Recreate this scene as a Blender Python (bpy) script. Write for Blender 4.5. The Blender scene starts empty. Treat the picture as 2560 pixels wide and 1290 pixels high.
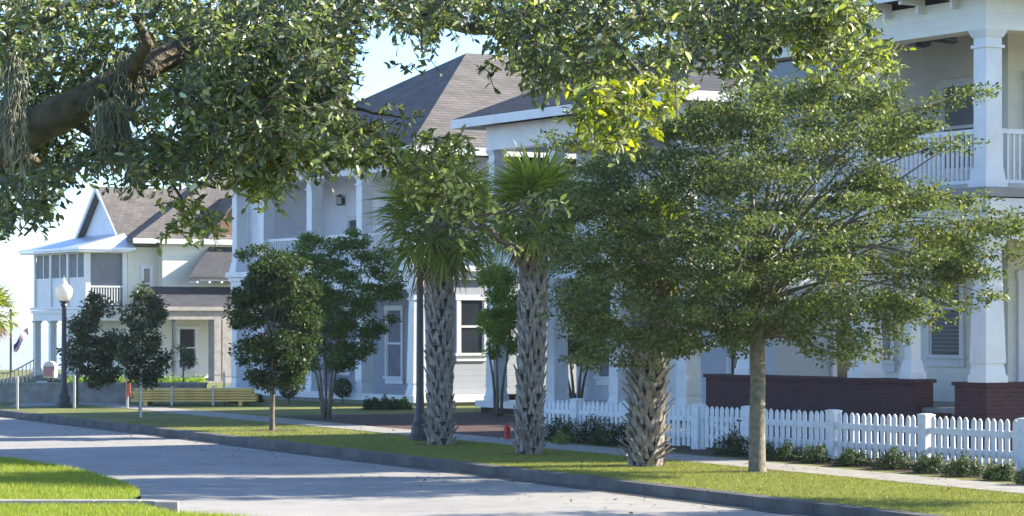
import bpy, math, random
import numpy as np
from mathutils import Vector, Matrix

random.seed(7)
RNG = np.random.default_rng(11)
SC = bpy.context.scene
COL = SC.collection

# ---------------------------------------------------------------- camera
F, CX, HY, EYE = 7000.0, 1280.0, 815.0, 2.15          # focal length and horizon measured on the photograph
cd = bpy.data.cameras.new('camera'); cam = bpy.data.objects.new('camera', cd); COL.objects.link(cam)
cd.sensor_width = 36.0; cd.lens = F / 2560 * 36.0; cd.shift_y = (HY - 645) / 2560
cd.clip_start = 0.2; cd.clip_end = 20000
cam.location = (0, 0, EYE); cam.rotation_euler = (math.radians(90), 0, 0)
SC.camera = cam

# ---------------------------------------------------------------- light
SUN_EL, SUN_AZ = math.radians(27.5), math.radians(78)   # azimuth clockwise from +Y
S = Vector((math.cos(SUN_EL) * math.sin(SUN_AZ), math.cos(SUN_EL) * math.cos(SUN_AZ), math.sin(SUN_EL)))
world = bpy.data.worlds.new('World'); SC.world = world; world.use_nodes = True
nt = world.node_tree; nt.nodes.clear()
sky = nt.nodes.new('ShaderNodeTexSky'); sky.sky_type = 'NISHITA'; sky.sun_disc = False
sky.sun_elevation = SUN_EL; sky.sun_rotation = SUN_AZ; sky.air_density = 0.65; sky.dust_density = 0.4; sky.ozone_density = 4.2
bg = nt.nodes.new('ShaderNodeBackground'); bg.inputs['Strength'].default_value = 0.14
wo = nt.nodes.new('ShaderNodeOutputWorld')
nt.links.new(sky.outputs[0], bg.inputs[0]); nt.links.new(bg.outputs[0], wo.inputs[0])
sl = bpy.data.lights.new('sun', 'SUN'); sl.energy = 5.0; sl.angle = math.radians(0.5); sl.color = (1.0, 0.91, 0.78)
so = bpy.data.objects.new('sun', sl); COL.objects.link(so)
so.rotation_euler = S.to_track_quat('Z', 'Y').to_euler(); so.location = S * 100
SC.view_settings.view_transform = 'Standard'; SC.view_settings.look = 'None'
SC.view_settings.exposure = 1.6; SC.view_settings.gamma = 1.0
SC.cycles.max_bounces = 6; SC.cycles.transparent_max_bounces = 8

# ---------------------------------------------------------------- helpers
ANG = math.atan2(4000, F); CA, SA = math.cos(ANG), math.sin(ANG)
def W(u, v, z=0.0): return Vector((-SA * u + CA * v, CA * u + SA * v, z))      # u along the street, v into the lots
def P(px, py, Y): return Vector(((px - CX) / F * Y, Y, EYE - (py - HY) / F * Y))
def G(px, py, z=0.0): return P(px, py, (EYE - z) * F / (py - HY))
def uv_of(p): return (-SA * p[0] + CA * p[1], CA * p[0] + SA * p[1])

class MB:
    def __init__(s): s.v = []; s.f = []
    def face(s, pts):
        n = len(s.v); s.v += [tuple(p) for p in pts]; s.f.append(tuple(range(n, n + len(pts)))); return s
    def hexa(s, b, t):
        n = len(s.v); s.v += [tuple(p) for p in b] + [tuple(p) for p in t]
        s.f += [(n, n + 3, n + 2, n + 1), (n + 4, n + 5, n + 6, n + 7)] + [(n + i, n + (i + 1) % 4, n + 4 + (i + 1) % 4, n + 4 + i) for i in range(4)]
        return s
    def box(s, x0, x1, y0, y1, z0, z1):
        return s.hexa([(x0, y0, z0), (x1, y0, z0), (x1, y1, z0), (x0, y1, z0)], [(x0, y0, z1), (x1, y0, z1), (x1, y1, z1), (x0, y1, z1)])
    def frus(s, cx, cy, z0, z1, a0, a1, b0=None, b1=None):
        b0 = a0 if b0 is None else b0; b1 = a1 if b1 is None else b1
        return s.hexa([(cx - a0, cy - b0, z0), (cx + a0, cy - b0, z0), (cx + a0, cy + b0, z0), (cx - a0, cy + b0, z0)],
                      [(cx - a1, cy - b1, z1), (cx + a1, cy - b1, z1), (cx + a1, cy + b1, z1), (cx - a1, cy + b1, z1)])
    def prism(s, poly, off):                                   # poly of 3-D points pushed by off
        n = len(s.v); k = len(poly); off = Vector(off)
        s.v += [tuple(p) for p in poly] + [tuple(Vector(p) + off) for p in poly]
        s.f += [tuple(range(n + k - 1, n - 1, -1)), tuple(range(n + k, n + 2 * k))]
        s.f += [(n + i, n + (i + 1) % k, n + k + (i + 1) % k, n + k + i) for i in range(k)]
        return s
    def bar(s, p, q, w, h=None):
        h = w if h is None else h
        p, q = Vector(p), Vector(q); d = (q - p).normalized()
        a = d.cross(Vector((0, 0, 1)))
        a = Vector((1, 0, 0)) if a.length < 1e-4 else a.normalized()
        b = a.cross(d)
        c = [(-w / 2, -h / 2), (w / 2, -h / 2), (w / 2, h / 2), (-w / 2, h / 2)]
        return s.hexa([p + a * i + b * j for i, j in c], [q + a * i + b * j for i, j in c])
    def tube(s, path, rad, n=8, cap=True):
        path = [Vector(p) for p in path]; base = len(s.v); m = len(path)
        ref = Vector((0.31, 0.2, 1)) if abs((path[-1] - path[0]).normalized().z) < 0.9 else Vector((1, 0.2, 0.1))
        for i, p in enumerate(path):
            d = (path[min(i + 1, m - 1)] - path[max(i - 1, 0)]).normalized()
            a = d.cross(ref).normalized(); b = d.cross(a)
            r = rad[i] if hasattr(rad, '__len__') else rad
            for k in range(n):
                t = 2 * math.pi * k / n; s.v.append(tuple(p + a * math.cos(t) * r + b * math.sin(t) * r))
        for i in range(m - 1):
            for k in range(n):
                s.f.append((base + i * n + k, base + i * n + (k + 1) % n, base + (i + 1) * n + (k + 1) % n, base + (i + 1) * n + k))
        if cap:
            s.f.append(tuple(base + k for k in range(n - 1, -1, -1))); s.f.append(tuple(base + (m - 1) * n + k for k in range(n)))
        return s
    def lathe(s, prof, c=(0, 0, 0), n=16):
        return s.tube([(c[0], c[1], c[2] + z) for r, z in prof], [max(r, 1e-4) for r, z in prof], n) if False else s._lathe(prof, c, n)
    def _lathe(s, prof, c, n):
        base = len(s.v); m = len(prof)
        for r, z in prof:
            for k in range(n):
                t = 2 * math.pi * k / n; s.v.append((c[0] + r * math.cos(t), c[1] + r * math.sin(t), c[2] + z))
        for i in range(m - 1):
            for k in range(n): s.f.append((base + i * n + k, base + i * n + (k + 1) % n, base + (i + 1) * n + (k + 1) % n, base + (i + 1) * n + k))
        s.f.append(tuple(base + k for k in range(n - 1, -1, -1))); s.f.append(tuple(base + (m - 1) * n + k for k in range(n)))
        return s
    def build(s, name, mat, parent=None, loc=None, rotz=0, smooth=False):
        me = bpy.data.meshes.new(name); me.from_pydata(s.v, [], s.f); me.update()
        if smooth: me.polygons.foreach_set('use_smooth', [True] * len(me.polygons))
        return link(name, me, mat, parent, loc, rotz)

def link(name, me, mat, parent=None, loc=None, rotz=0):
    if mat: me.materials.append(mat)
    o = bpy.data.objects.new(name, me); COL.objects.link(o)
    if parent: o.parent = parent
    if loc is not None: o.location = loc
    o.rotation_euler = (0, 0, rotz)
    return o
def tag(o, label, cat, group=None, kind=None):
    if label: o['label'] = label
    if cat: o['category'] = cat
    if group: o['group'] = group
    if kind: o['kind'] = kind
    return o
def thing(name, label, cat, loc=(0, 0, 0), rotz=0, group=None):
    o = bpy.data.objects.new(name, None); COL.objects.link(o)
    o.empty_display_size = 0.2; o.location = loc; o.rotation_euler = (0, 0, rotz)
    return tag(o, label, cat, group)
def dup(root, loc, rotz=0, label=None, group=None, scale=None):
    r = root.copy(); COL.objects.link(r); r.location = loc; r.rotation_euler = (0, 0, rotz)
    if label: r['label'] = label
    if group: r['group'] = group
    if scale: r.scale = (scale,) * 3 if not hasattr(scale, '__len__') else scale
    for ch in list(root.children):
        c = ch.copy(); COL.objects.link(c); c.parent = r
        for g in list(ch.children):
            d = g.copy(); COL.objects.link(d); d.parent = c
    return r
def structure(name, mb, mat, **k):
    o = mb.build(name, mat, **k); o['kind'] = 'structure'; return o

# ---------------------------------------------------------------- materials
def mat(name, col, rough=0.6, var=0.12, scale=6.0, bump=0.0, bscale=40.0, spec=0.5, col2=None, metal=0.0, detail=6):
    m = bpy.data.materials.new(name); m.use_nodes = True; t = m.node_tree; b = t.nodes['Principled BSDF']
    b.inputs['Roughness'].default_value = rough; b.inputs['Specular IOR Level'].default_value = spec; b.inputs['Metallic'].default_value = metal
    tc = t.nodes.new('ShaderNodeTexCoord'); nz = t.nodes.new('ShaderNodeTexNoise')
    nz.inputs['Scale'].default_value = scale; nz.inputs['Detail'].default_value = detail
    t.links.new(tc.outputs['Object'], nz.inputs['Vector'])
    cr = t.nodes.new('ShaderNodeValToRGB'); e = cr.color_ramp.elements
    c2 = col2 or [c * (1 + var) for c in col]; c1 = col if col2 else [c * (1 - var) for c in col]
    e[0].position, e[1].position = 0.3, 0.7
    e[0].color = (*c1, 1); e[1].color = (*c2, 1)
    t.links.new(nz.outputs['Fac'], cr.inputs['Fac']); t.links.new(cr.outputs['Color'], b.inputs['Base Color'])
    if bump:
        n2 = t.nodes.new('ShaderNodeTexNoise'); n2.inputs['Scale'].default_value = bscale; n2.inputs['Detail'].default_value = 4
        t.links.new(tc.outputs['Object'], n2.inputs['Vector'])
        bp = t.nodes.new('ShaderNodeBump'); bp.inputs['Strength'].default_value = bump; bp.inputs['Distance'].default_value = 0.03
        t.links.new(n2.outputs['Fac'], bp.inputs['Height']); t.links.new(bp.outputs['Normal'], b.inputs['Normal'])
    return m
def mathn(t, op, a, b=None):
    n = t.nodes.new('ShaderNodeMath'); n.operation = op
    for i, x in enumerate((a, b)):
        if x is None: continue
        if isinstance(x, (int, float)): n.inputs[i].default_value = x
        else: t.links.new(x, n.inputs[i])
    return n.outputs[0]
def siding(name, col, pitch=0.16, rough=0.55, depth=0.02):
    m = mat(name, col, rough, 0.05, 3.0); t = m.node_tree; b = t.nodes['Principled BSDF']
    tc = t.nodes.new('ShaderNodeTexCoord'); sp = t.nodes.new('ShaderNodeSeparateXYZ'); t.links.new(tc.outputs['Object'], sp.inputs[0])
    fr = mathn(t, 'FRACT', mathn(t, 'DIVIDE', sp.outputs['Z'], pitch))
    h = mathn(t, 'SUBTRACT', 1.0, fr)
    bp = t.nodes.new('ShaderNodeBump'); bp.inputs['Strength'].default_value = 0.9; bp.inputs['Distance'].default_value = depth
    t.links.new(h, bp.inputs['Height']); t.links.new(bp.outputs['Normal'], b.inputs['Normal'])
    return m
def brickmat(name):
    m = bpy.data.materials.new(name); m.use_nodes = True; t = m.node_tree; b = t.nodes['Principled BSDF']
    b.inputs['Roughness'].default_value = 0.85
    tc = t.nodes.new('ShaderNodeTexCoord'); sp = t.nodes.new('ShaderNodeSeparateXYZ'); t.links.new(tc.outputs['Object'], sp.inputs[0])
    cb = t.nodes.new('ShaderNodeCombineXYZ'); t.links.new(mathn(t, 'ADD', sp.outputs['X'], sp.outputs['Y']), cb.inputs[0]); t.links.new(sp.outputs['Z'], cb.inputs[1])
    br = t.nodes.new('ShaderNodeTexBrick'); br.inputs['Scale'].default_value = 1.0
    br.inputs['Brick Width'].default_value = 0.21; br.inputs['Row Height'].default_value = 0.072; br.inputs['Mortar Size'].default_value = 0.006
    br.inputs['Color1'].default_value = (0.075, 0.022, 0.024, 1); br.inputs['Color2'].default_value = (0.042, 0.016, 0.019, 1); br.inputs['Mortar'].default_value = (0.06, 0.045, 0.045, 1)
    t.links.new(cb.outputs[0], br.inputs['Vector']); t.links.new(br.outputs['Color'], b.inputs['Base Color'])
    return m
def shingle(name, c1, c2):
    m = mat(name, c1, 0.9, 0, 1.4, col2=c2); t = m.node_tree; b = t.nodes['Principled BSDF']
    tc = t.nodes.new('ShaderNodeTexCoord'); sp = t.nodes.new('ShaderNodeSeparateXYZ'); t.links.new(tc.outputs['Object'], sp.inputs[0])
    cb = t.nodes.new('ShaderNodeCombineXYZ'); t.links.new(mathn(t, 'ADD', sp.outputs['X'], mathn(t, 'MULTIPLY', sp.outputs['Y'], 0.9)), cb.inputs[0]); t.links.new(sp.outputs['Z'], cb.inputs[1])
    br = t.nodes.new('ShaderNodeTexBrick'); br.inputs['Scale'].default_value = 1.0
    br.inputs['Brick Width'].default_value = 0.3; br.inputs['Row Height'].default_value = 0.085; br.inputs['Mortar Size'].default_value = 0.012
    br.inputs['Color1'].default_value = (1, 1, 1, 1); br.inputs['Color2'].default_value = (0.72, 0.72, 0.74, 1); br.inputs['Mortar'].default_value = (0.45, 0.45, 0.45, 1)
    t.links.new(cb.outputs[0], br.inputs['Vector'])
    mx = t.nodes.new('ShaderNodeMixRGB'); mx.blend_type = 'MULTIPLY'; mx.inputs[0].default_value = 1
    src = b.inputs['Base Color'].links[0].from_socket
    t.links.new(src, mx.inputs[1]); t.links.new(br.outputs['Color'], mx.inputs[2]); t.links.new(mx.outputs[0], b.inputs['Base Color'])
    bp = t.nodes.new('ShaderNodeBump'); bp.inputs['Strength'].default_value = 0.5; bp.inputs['Distance'].default_value = 0.02
    t.links.new(br.outputs['Color'], bp.inputs['Height']); t.links.new(bp.outputs['Normal'], b.inputs['Normal'])
    return m
def leafmat(name, c1, c2, rough=0.45, tr=0.35, tcol=None, rare=None, spec=0.5):
    m = bpy.data.materials.new(name); m.use_nodes = True; t = m.node_tree; b = t.nodes['Principled BSDF']; out = t.nodes['Material Output']
    g = t.nodes.new('ShaderNodeNewGeometry'); cr = t.nodes.new('ShaderNodeValToRGB'); e = cr.color_ramp.elements
    e[0].color = (*c1, 1); e[1].color = (*c2, 1)
    if rare:
        e[1].position = 0.9; n = e.new(0.95); n.color = (*rare, 1)
    t.links.new(g.outputs['Random Per Island'], cr.inputs['Fac']); t.links.new(cr.outputs['Color'], b.inputs['Base Color'])
    b.inputs['Roughness'].default_value = rough; b.inputs['Specular IOR Level'].default_value = spec
    tl = t.nodes.new('ShaderNodeBsdfTranslucent')
    mx2 = t.nodes.new('ShaderNodeMixRGB'); mx2.blend_type = 'MULTIPLY'; mx2.inputs[0].default_value = 1
    t.links.new(cr.outputs['Color'], mx2.inputs[1]); mx2.inputs[2].default_value = (*(tcol or (1.9, 2.1, 0.7)), 1)
    t.links.new(mx2.outputs[0], tl.inputs['Color'])
    mx = t.nodes.new('ShaderNodeMixShader'); mx.inputs[0].default_value = tr
    t.links.new(b.outputs[0], mx.inputs[1]); t.links.new(tl.outputs[0], mx.inputs[2]); t.links.new(mx.outputs[0], out.inputs['Surface'])
    return m
def glass(name, col, rough=0.06):
    return mat(name, col, rough, 0.25, 1.3, spec=0.6)

M = {}
M['trim'] = mat('white_trim', (0.68, 0.68, 0.67), 0.45, 0.06, 2.5)
M['fence'] = mat('fence_paint', (0.76, 0.78, 0.8), 0.5, 0.07, 9, bump=0.1, bscale=60)
M['cream'] = siding('cream_siding', (0.72, 0.69, 0.58))
M['bluegrey'] = siding('blue_grey_siding', (0.43, 0.46, 0.5))
M['white_siding'] = siding('white_siding', (0.77, 0.78, 0.8))
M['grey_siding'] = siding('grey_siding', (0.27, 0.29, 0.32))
M['pale_siding'] = siding('pale_siding', (0.68, 0.64, 0.52))
M['ceiling'] = mat('porch_ceiling_paint', (0.7, 0.7, 0.69), 0.6)
M['brick'] = brickmat('red_brick')
M['floor'] = mat('porch_floor_boards', (0.22, 0.2, 0.19), 0.5, 0.15, 4)
M['roof'] = shingle('roof_shingle', (0.12, 0.108, 0.096), (0.19, 0.17, 0.15))
M['roof_dark'] = shingle('dark_shingle', (0.05, 0.05, 0.056), (0.08, 0.08, 0.088))  # darker shingle; shade on the far house's low roofs is put in here
M['metal_roof'] = mat('metal_roof', (0.62, 0.66, 0.72), 0.35, 0.05, 2, metal=0.3)
M['glass'] = glass('window_glass', (0.025, 0.03, 0.035))
M['glass_green'] = glass('shuttered_glass', (0.05, 0.075, 0.065), 0.15)
M['screen'] = mat('insect_screen', (0.16, 0.17, 0.19), 0.7, 0.15, 2)
M['dark'] = mat('dark_metal', (0.02, 0.02, 0.022), 0.4, 0.2)
M['bronze'] = mat('painted_post', (0.035, 0.037, 0.042), 0.45, 0.2, 5)
M['white_globe'] = leafmat('frosted_globe', (0.85, 0.82, 0.74), (0.85, 0.82, 0.74), 0.3, 0.45, (1.0, 1.0, 1.0))
M['asphalt'] = mat('asphalt', (0.305, 0.292, 0.262), 0.9, 0.0, 0.55, bump=0.25, bscale=120, col2=(0.375, 0.358, 0.32), detail=9)
def weather(m, sc, lo, hi, amt):
    t = m.node_tree; b = t.nodes['Principled BSDF']; tc = t.nodes.new('ShaderNodeTexCoord'); n = t.nodes.new('ShaderNodeTexNoise')
    n.inputs['Scale'].default_value = sc; n.inputs['Detail'].default_value = 8; n.inputs['Roughness'].default_value = .65; t.links.new(tc.outputs['Object'], n.inputs['Vector'])
    cr = t.nodes.new('ShaderNodeValToRGB'); e = cr.color_ramp.elements; e[0].position, e[1].position = lo, hi; e[0].color = (amt, amt, amt, 1); e[1].color = (1, 1, 1, 1)
    mx = t.nodes.new('ShaderNodeMixRGB'); mx.blend_type = 'MULTIPLY'; mx.inputs[0].default_value = 1; src = b.inputs['Base Color'].links[0].from_socket
    t.links.new(n.outputs['Fac'], cr.inputs['Fac']); t.links.new(src, mx.inputs[1]); t.links.new(cr.outputs['Color'], mx.inputs[2]); t.links.new(mx.outputs[0], b.inputs['Base Color'])
weather(M['asphalt'], 2.2, .3, .5, .8); weather(M['asphalt'], 34, .3, .62, .78); weather(M['fence'], 7, .36, .52, .82); weather(M['trim'], 1.7, .34, .5, .9); weather(M['white_siding'], 1.1, .34, .5, .9)
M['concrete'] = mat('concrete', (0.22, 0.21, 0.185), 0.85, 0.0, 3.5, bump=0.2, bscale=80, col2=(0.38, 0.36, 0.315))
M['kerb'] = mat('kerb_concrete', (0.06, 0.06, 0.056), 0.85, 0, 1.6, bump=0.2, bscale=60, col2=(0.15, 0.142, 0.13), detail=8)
M['lawn'] = mat('lawn', (0.09, 0.13, 0.025), 0.9, 0.0, 0.7, bump=0.8, bscale=90, col2=(0.24, 0.23, 0.05), detail=9)
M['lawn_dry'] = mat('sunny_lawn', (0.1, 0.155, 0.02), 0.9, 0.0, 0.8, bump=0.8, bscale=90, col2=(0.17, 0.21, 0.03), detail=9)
M['soil'] = mat('mulch', (0.06, 0.035, 0.028), 0.95, 0, 9, bump=1.0, bscale=50, col2=(0.11, 0.065, 0.05))
M['bark'] = mat('bark', (0.12, 0.105, 0.075), 0.9, 0, 7, bump=0.8, bscale=30, col2=(0.2, 0.17, 0.125))
M['oak_bark'] = mat('oak_bark', (0.065, 0.056, 0.042), 0.95, 0, 16, bump=1.0, bscale=45, col2=(0.17, 0.142, 0.1), detail=10)
M['elm_bark'] = mat('smooth_bark', (0.1, 0.092, 0.062), 0.85, 0, 11, bump=0.5, bscale=40, col2=(0.24, 0.215, 0.15))
M['boot'] = mat('palm_boot', (0.14, 0.12, 0.1), 0.9, 0, 9, bump=0.6, bscale=50, col2=(0.44, 0.39, 0.33))
M['boot_core'] = mat('palm_fibre', (0.085, 0.07, 0.055), 0.95, 0.3, 20, bump=0.8, bscale=60)
M['lumber'] = mat('pine_lumber', (0.85, 0.55, 0.16), 0.7, 0.15, 3, bump=0.1)
M['stake'] = mat('pale_stake_wood', (0.62, 0.58, 0.5), 0.8, 0.1)
M['raw_wood'] = mat('raw_grey_wood', (0.3, 0.27, 0.24), 0.85, 0.2, 4, bump=0.3)
M['brown_board'] = mat('brown_board', (0.15, 0.085, 0.05), 0.8, 0.2)
M['red'] = mat('hydrant_red', (0.55, 0.02, 0.02), 0.4, 0.1)
M['moss'] = leafmat('spanish_moss', (0.2, 0.2, 0.14), (0.4, 0.4, 0.29), 0.9, 0.3, (1.2, 1.2, 0.9))
M['oak_leaf'] = leafmat('oak_leaf', (0.025, 0.042, 0.016), (0.12, 0.15, 0.065), 0.33, 0.26, (1.8, 2.1, 0.7), rare=(0.5, 0.52, 0.38), spec=0.7)  # rare pale leaves mix leaf undersides with painted glints
M['oak_yellow'] = leafmat('backlit_oak_leaf', (0.13, 0.18, 0.025), (0.33, 0.35, 0.05), 0.45, 0.5, (1.6, 1.6, 0.4))  # sunlight through the leaves is put into this yellow
M['oak_light'] = leafmat('lit_oak_leaf', (0.06, 0.09, 0.026), (0.25, 0.28, 0.12), 0.35, 0.36, (1.8, 2.0, 0.7), rare=(0.6, 0.6, 0.38), spec=0.6)  # sunlit copy of the oak leaf; its rare leaves paint in white glints
M['elm_leaf'] = leafmat('elm_leaf', (0.03, 0.055, 0.016), (0.17, 0.215, 0.075), 0.5, 0.32, (1.8, 1.8, 0.7), rare=(0.24, 0.22, 0.1), spec=0.3)
M['myrtle_leaf'] = leafmat('myrtle_leaf', (0.04, 0.08, 0.018), (0.14, 0.21, 0.045), 0.5, 0.38)
M['bright_leaf'] = leafmat('bright_leaf', (0.1, 0.17, 0.025), (0.24, 0.31, 0.05), 0.5, 0.5)
M['dark_leaf'] = leafmat('dark_leaf', (0.022, 0.042, 0.015), (0.07, 0.105, 0.034), 0.5, 0.28, spec=0.3)
M['magnolia_leaf'] = leafmat('magnolia_leaf', (0.03, 0.05, 0.018), (0.1, 0.12, 0.05), 0.35, 0.22)
M['palm_leaf'] = leafmat('palm_leaf', (0.09, 0.13, 0.024), (0.29, 0.32, 0.065), 0.42, 0.46, (1.8, 1.9, 0.5))
M['palm_dead'] = leafmat('dead_frond', (0.16, 0.1, 0.05), (0.3, 0.2, 0.1), 0.7, 0.2, (1.2, 1.1, 0.8))
M['grass_blade'] = leafmat('grass_blade', (0.15, 0.19, 0.018), (0.32, 0.34, 0.045), 0.5, 0.4, (1.6, 1.8, 0.5))
M['verge_blade'] = leafmat('verge_blade', (0.12, 0.17, 0.03), (0.33, 0.33, 0.075), 0.6, 0.3, (1.5, 1.5, 0.5))
M['yellow_bush'] = leafmat('yellow_bush', (0.16, 0.19, 0.03), (0.3, 0.32, 0.06), 0.5, 0.3, (1.5, 1.6, 0.5))
M['red_bush'] = leafmat('bronze_bush', (0.035, 0.035, 0.02), (0.09, 0.06, 0.045), 0.45, 0.2)
def seamat():
    m = mat('sea_water', (0.38, 0.43, 0.53), 0.4, 0.1, 0.02, bump=0.5, bscale=0.6, spec=0.6)
    return m
M['sea'] = seamat()

# ---------------------------------------------------------------- ground, road, sea
def vk(u): return 20.0 + 0.1 * (u - 27.4)                     # street side face of the far kerb
def gz(u, v):                                                  # land falls gently to the sea past u = 82
    t = min(max((u - 82) / 40, 0), 1); return -0.5 * t * t * (3 - 2 * t)
def sheet(us, vs, zf):
    mb = MB(); n = len(vs)
    for u in us:
        for t in vs:
            v = t(u) if callable(t) else t
            mb.v.append(tuple(W(u, v, zf(u, v))))
    for i in range(len(us) - 1):
        for j in range(n - 1): mb.f.append((i * n + j, i * n + j + 1, (i + 1) * n + j + 1, (i + 1) * n + j))
    return mb
US = [-30 + 4 * i for i in range(49)]
structure('ground', sheet([-60, 170], [-80, 110], lambda u, v: -0.9), M['soil'])
structure('lawn', sheet(US, [lambda u: vk(u) + 0.15] + [lambda u, k=k: vk(u) + 4 * k for k in range(1, 21)], gz), M['lawn'])
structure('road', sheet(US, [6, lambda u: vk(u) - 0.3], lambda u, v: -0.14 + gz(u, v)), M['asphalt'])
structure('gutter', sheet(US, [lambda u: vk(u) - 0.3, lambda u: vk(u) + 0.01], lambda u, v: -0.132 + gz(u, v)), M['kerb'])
kb = MB()
for i in range(70):                                            # kerb stones three metres long with open joints
    u0 = 14 + i * 1.52 * 1; u1 = u0 + 1.51
    a, b, c, d = [W(u, vk(u) + o) for u, o in ((u0, 0), (u0, 0.15), (u1, 0.15), (u1, 0))]
    z = gz(u0, 0)
    kb.hexa([(p.x, p.y, -0.2 + z) for p in (a, b, c, d)],
            [(a.x, a.y, 0.0 + z), (b.x, b.y, 0.012 + z), (c.x, c.y, 0.012 + z), (d.x, d.y, 0.0 + z)])
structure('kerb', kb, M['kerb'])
sw = MB()
for i in range(60):
    u0 = 15 + i * 1.5; u1 = u0 + 1.488
    if u0 > 84: break
    pts = [W(u, vk(u) + o) for u, o in ((u0, 3.35), (u0, 4.45), (u1, 4.45), (u1, 3.35))]
    sw.hexa([(p.x, p.y, -0.05) for p in pts], [(p.x, p.y, 0.012) for p in pts])
structure('sidewalk', sw, M['concrete'])
# near side lawn, its edge bulging into the road as in the photograph
edge = [(-40, 1128), (0, 1160), (50, 1165), (100, 1174), (160, 1184), (210, 1195), (270, 1212), (320, 1230), (345, 1244), (352, 1257)]
isl = [G(px, py, -0.1) for px, py in edge]
kl = G(-60, 1259, 0.0).y
def island():
    mb = MB(); back = [G(352, 1258, -0.02), G(-200, 1258, -0.02)]
    top = [Vector((p.x, p.y, 0.0 if 0 < i else 0)) for i, p in enumerate(isl)]
    low = [Vector((p.x, p.y, -0.13)) for p in isl]
    far = P(-300, 1000, isl[0].y + 6); far.z = 0
    mb.face([(p.x, p.y, 0.0) for p in [far] + top + [Vector((top[-1].x, kl, 0)), Vector((-12, kl, 0))]])
    for i in range(len(top) - 1): mb.face([low[i], low[i + 1], top[i + 1], top[i]])
    return mb
structure('near_lawn', island(), M['lawn_dry'])
nl = MB()
front = [G(x, y, -0.0) for x, y in ((-200, 1270), (345, 1272), (400, 1279), (460, 1284), (620, 1291), (900, 1330))]
nl.face([(p.x, p.y, -0.0) for p in front] + [(0.5, 24, 0), (0.5, -3, 0), (-14, -3, 0), (-14, 32, 0)])
structure('foreground_lawn', nl, M['lawn_dry'])
ek = MB()
k0 = G(0, 1263, 0.06)
xs = [-13.0 + 0.0 * 1] 
x = -14.0
xe = G(325, 1263, 0.06).x
while x < xe - 0.1:
    x1 = min(x + 1.5, xe)
    ek.box(x, x1 - 0.02, kl - 0.32, kl - 0.02, -0.2, 0.055); x = x1
for i in range(7):                                             # the rounded end of the edging
    a0 = math.radians(90 - i * 14); a1 = math.radians(90 - (i + 1) * 14)
    cx, cy, r0, r1 = xe, kl - 0.5, 0.2, 0.48
    q = [(cx + r * math.cos(a), cy + r * math.sin(a)) for a, r in ((a0, r0), (a1, r0), (a1, r1), (a0, r1))]
    ek.hexa([(p[0], p[1], -0.2) for p in q], [(p[0], p[1], 0.052) for p in q])
structure('lawn_edging', ek, M['concrete'])
sea = MB(); sea.face([(-900, 150, -1.3), (900, 150, -1.3), (1300, 4000, -1.3), (-1300, 4000, -1.3)])
structure('sea', sea, M['sea'])
mul = MB()
for (px, py, a, b) in ((1895, 1181, 0.62, 0.5), (680, 1076, 0.5, 0.6), (1615, 1165, 0.55, 0.4), (1320, 1136, 0.5, 0.5), (1100, 1112, 0.5, 0.5), (815, 1046, 0.5, 0.8)):
    c = G(px, py); n = 22
    mul.face([(c.x + a * math.cos(t) * (1 + .18 * math.sin(3.1 * t + px)), c.y + b * math.sin(t) * (1 + .2 * math.cos(2.3 * t)), 0.008) for t in [2 * math.pi * i / n for i in range(n)]])
mul.face([W(47.2, 26.2, .006), W(47.2, 30, .006), W(60.8, 34, .006), W(60.8, 28.2, .006), W(55, 27.4, .006)])
mul.face([W(28, 25.0, .006), W(28, 27.5, .006), W(46.9, 27.5, .006), W(46.9, 26.7, .006)])
structure('mulch', mul, M['soil'])

# ---------------------------------------------------------------- foliage tools
def leaves(name, pos, nrm, dirv, ln, wd, mat_, parent=None, style='diamond', droop=0.0, loc=None):
    n = len(pos)
    nrm = nrm / np.maximum(np.linalg.norm(nrm, axis=1, keepdims=True), 1e-6)
    dirv = dirv - nrm * (dirv * nrm).sum(1, keepdims=True)
    dirv = dirv / np.maximum(np.linalg.norm(dirv, axis=1, keepdims=True), 1e-6)
    sd = np.cross(nrm, dirv); ln = ln[:, None]; wd = wd[:, None]
    if style == 'diamond':
        V = np.stack([pos, pos + dirv * ln * .45 + sd * wd * .5 + nrm * wd * .18, pos + dirv * ln - nrm * ln * droop, pos + dirv * ln * .45 - sd * wd * .5 + nrm * wd * .18], 1)
        fs = [(0, 3, 2, 1)]; k = 4
    elif style == 'blade':
        V = np.stack([pos - sd * wd * .5, pos + sd * wd * .5, pos + dirv * ln + nrm * ln * droop], 1); fs = [(0, 1, 2)]; k = 3
    else:
        cur = -nrm * ln * 0.12
        m1 = pos + dirv * ln * .35; m2 = pos + dirv * ln * .7 + cur * .4; tip = pos + dirv * ln + cur
        up = nrm * wd * .16
        V = np.stack([pos, m1 + sd * wd * .5 + up, m2 + sd * wd * .42 + up, tip, m2 - sd * wd * .42 + up, m1 - sd * wd * .5 + up, m1, m2], 1)
        fs = [(0, 6, 1), (0, 5, 6), (6, 7, 2, 1), (5, 4, 7, 6), (7, 3, 2), (4, 3, 7)]; k = 8
    V = V.reshape(-1, 3)
    nf = len(fs); cnt = np.array([len(f) for f in fs]); flat = np.array([i for f in fs for i in f])
    idx = (np.arange(n)[:, None] * k + flat[None, :]).reshape(-1)
    tot = np.tile(cnt, n); st = np.concatenate([[0], np.cumsum(tot)[:-1]])
    me = bpy.data.meshes.new(name)
    me.vertices.add(len(V)); me.vertices.foreach_set('co', V.astype(np.float32).reshape(-1))
    me.loops.add(len(idx)); me.loops.foreach_set('vertex_index', idx.astype(np.int32))
    me.polygons.add(n * nf); me.polygons.foreach_set('loop_start', st.astype(np.int32)); me.polygons.foreach_set('loop_total', tot.astype(np.int32))
    me.update(calc_edges=True)
    return link(name, me, mat_, parent, loc)

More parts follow.
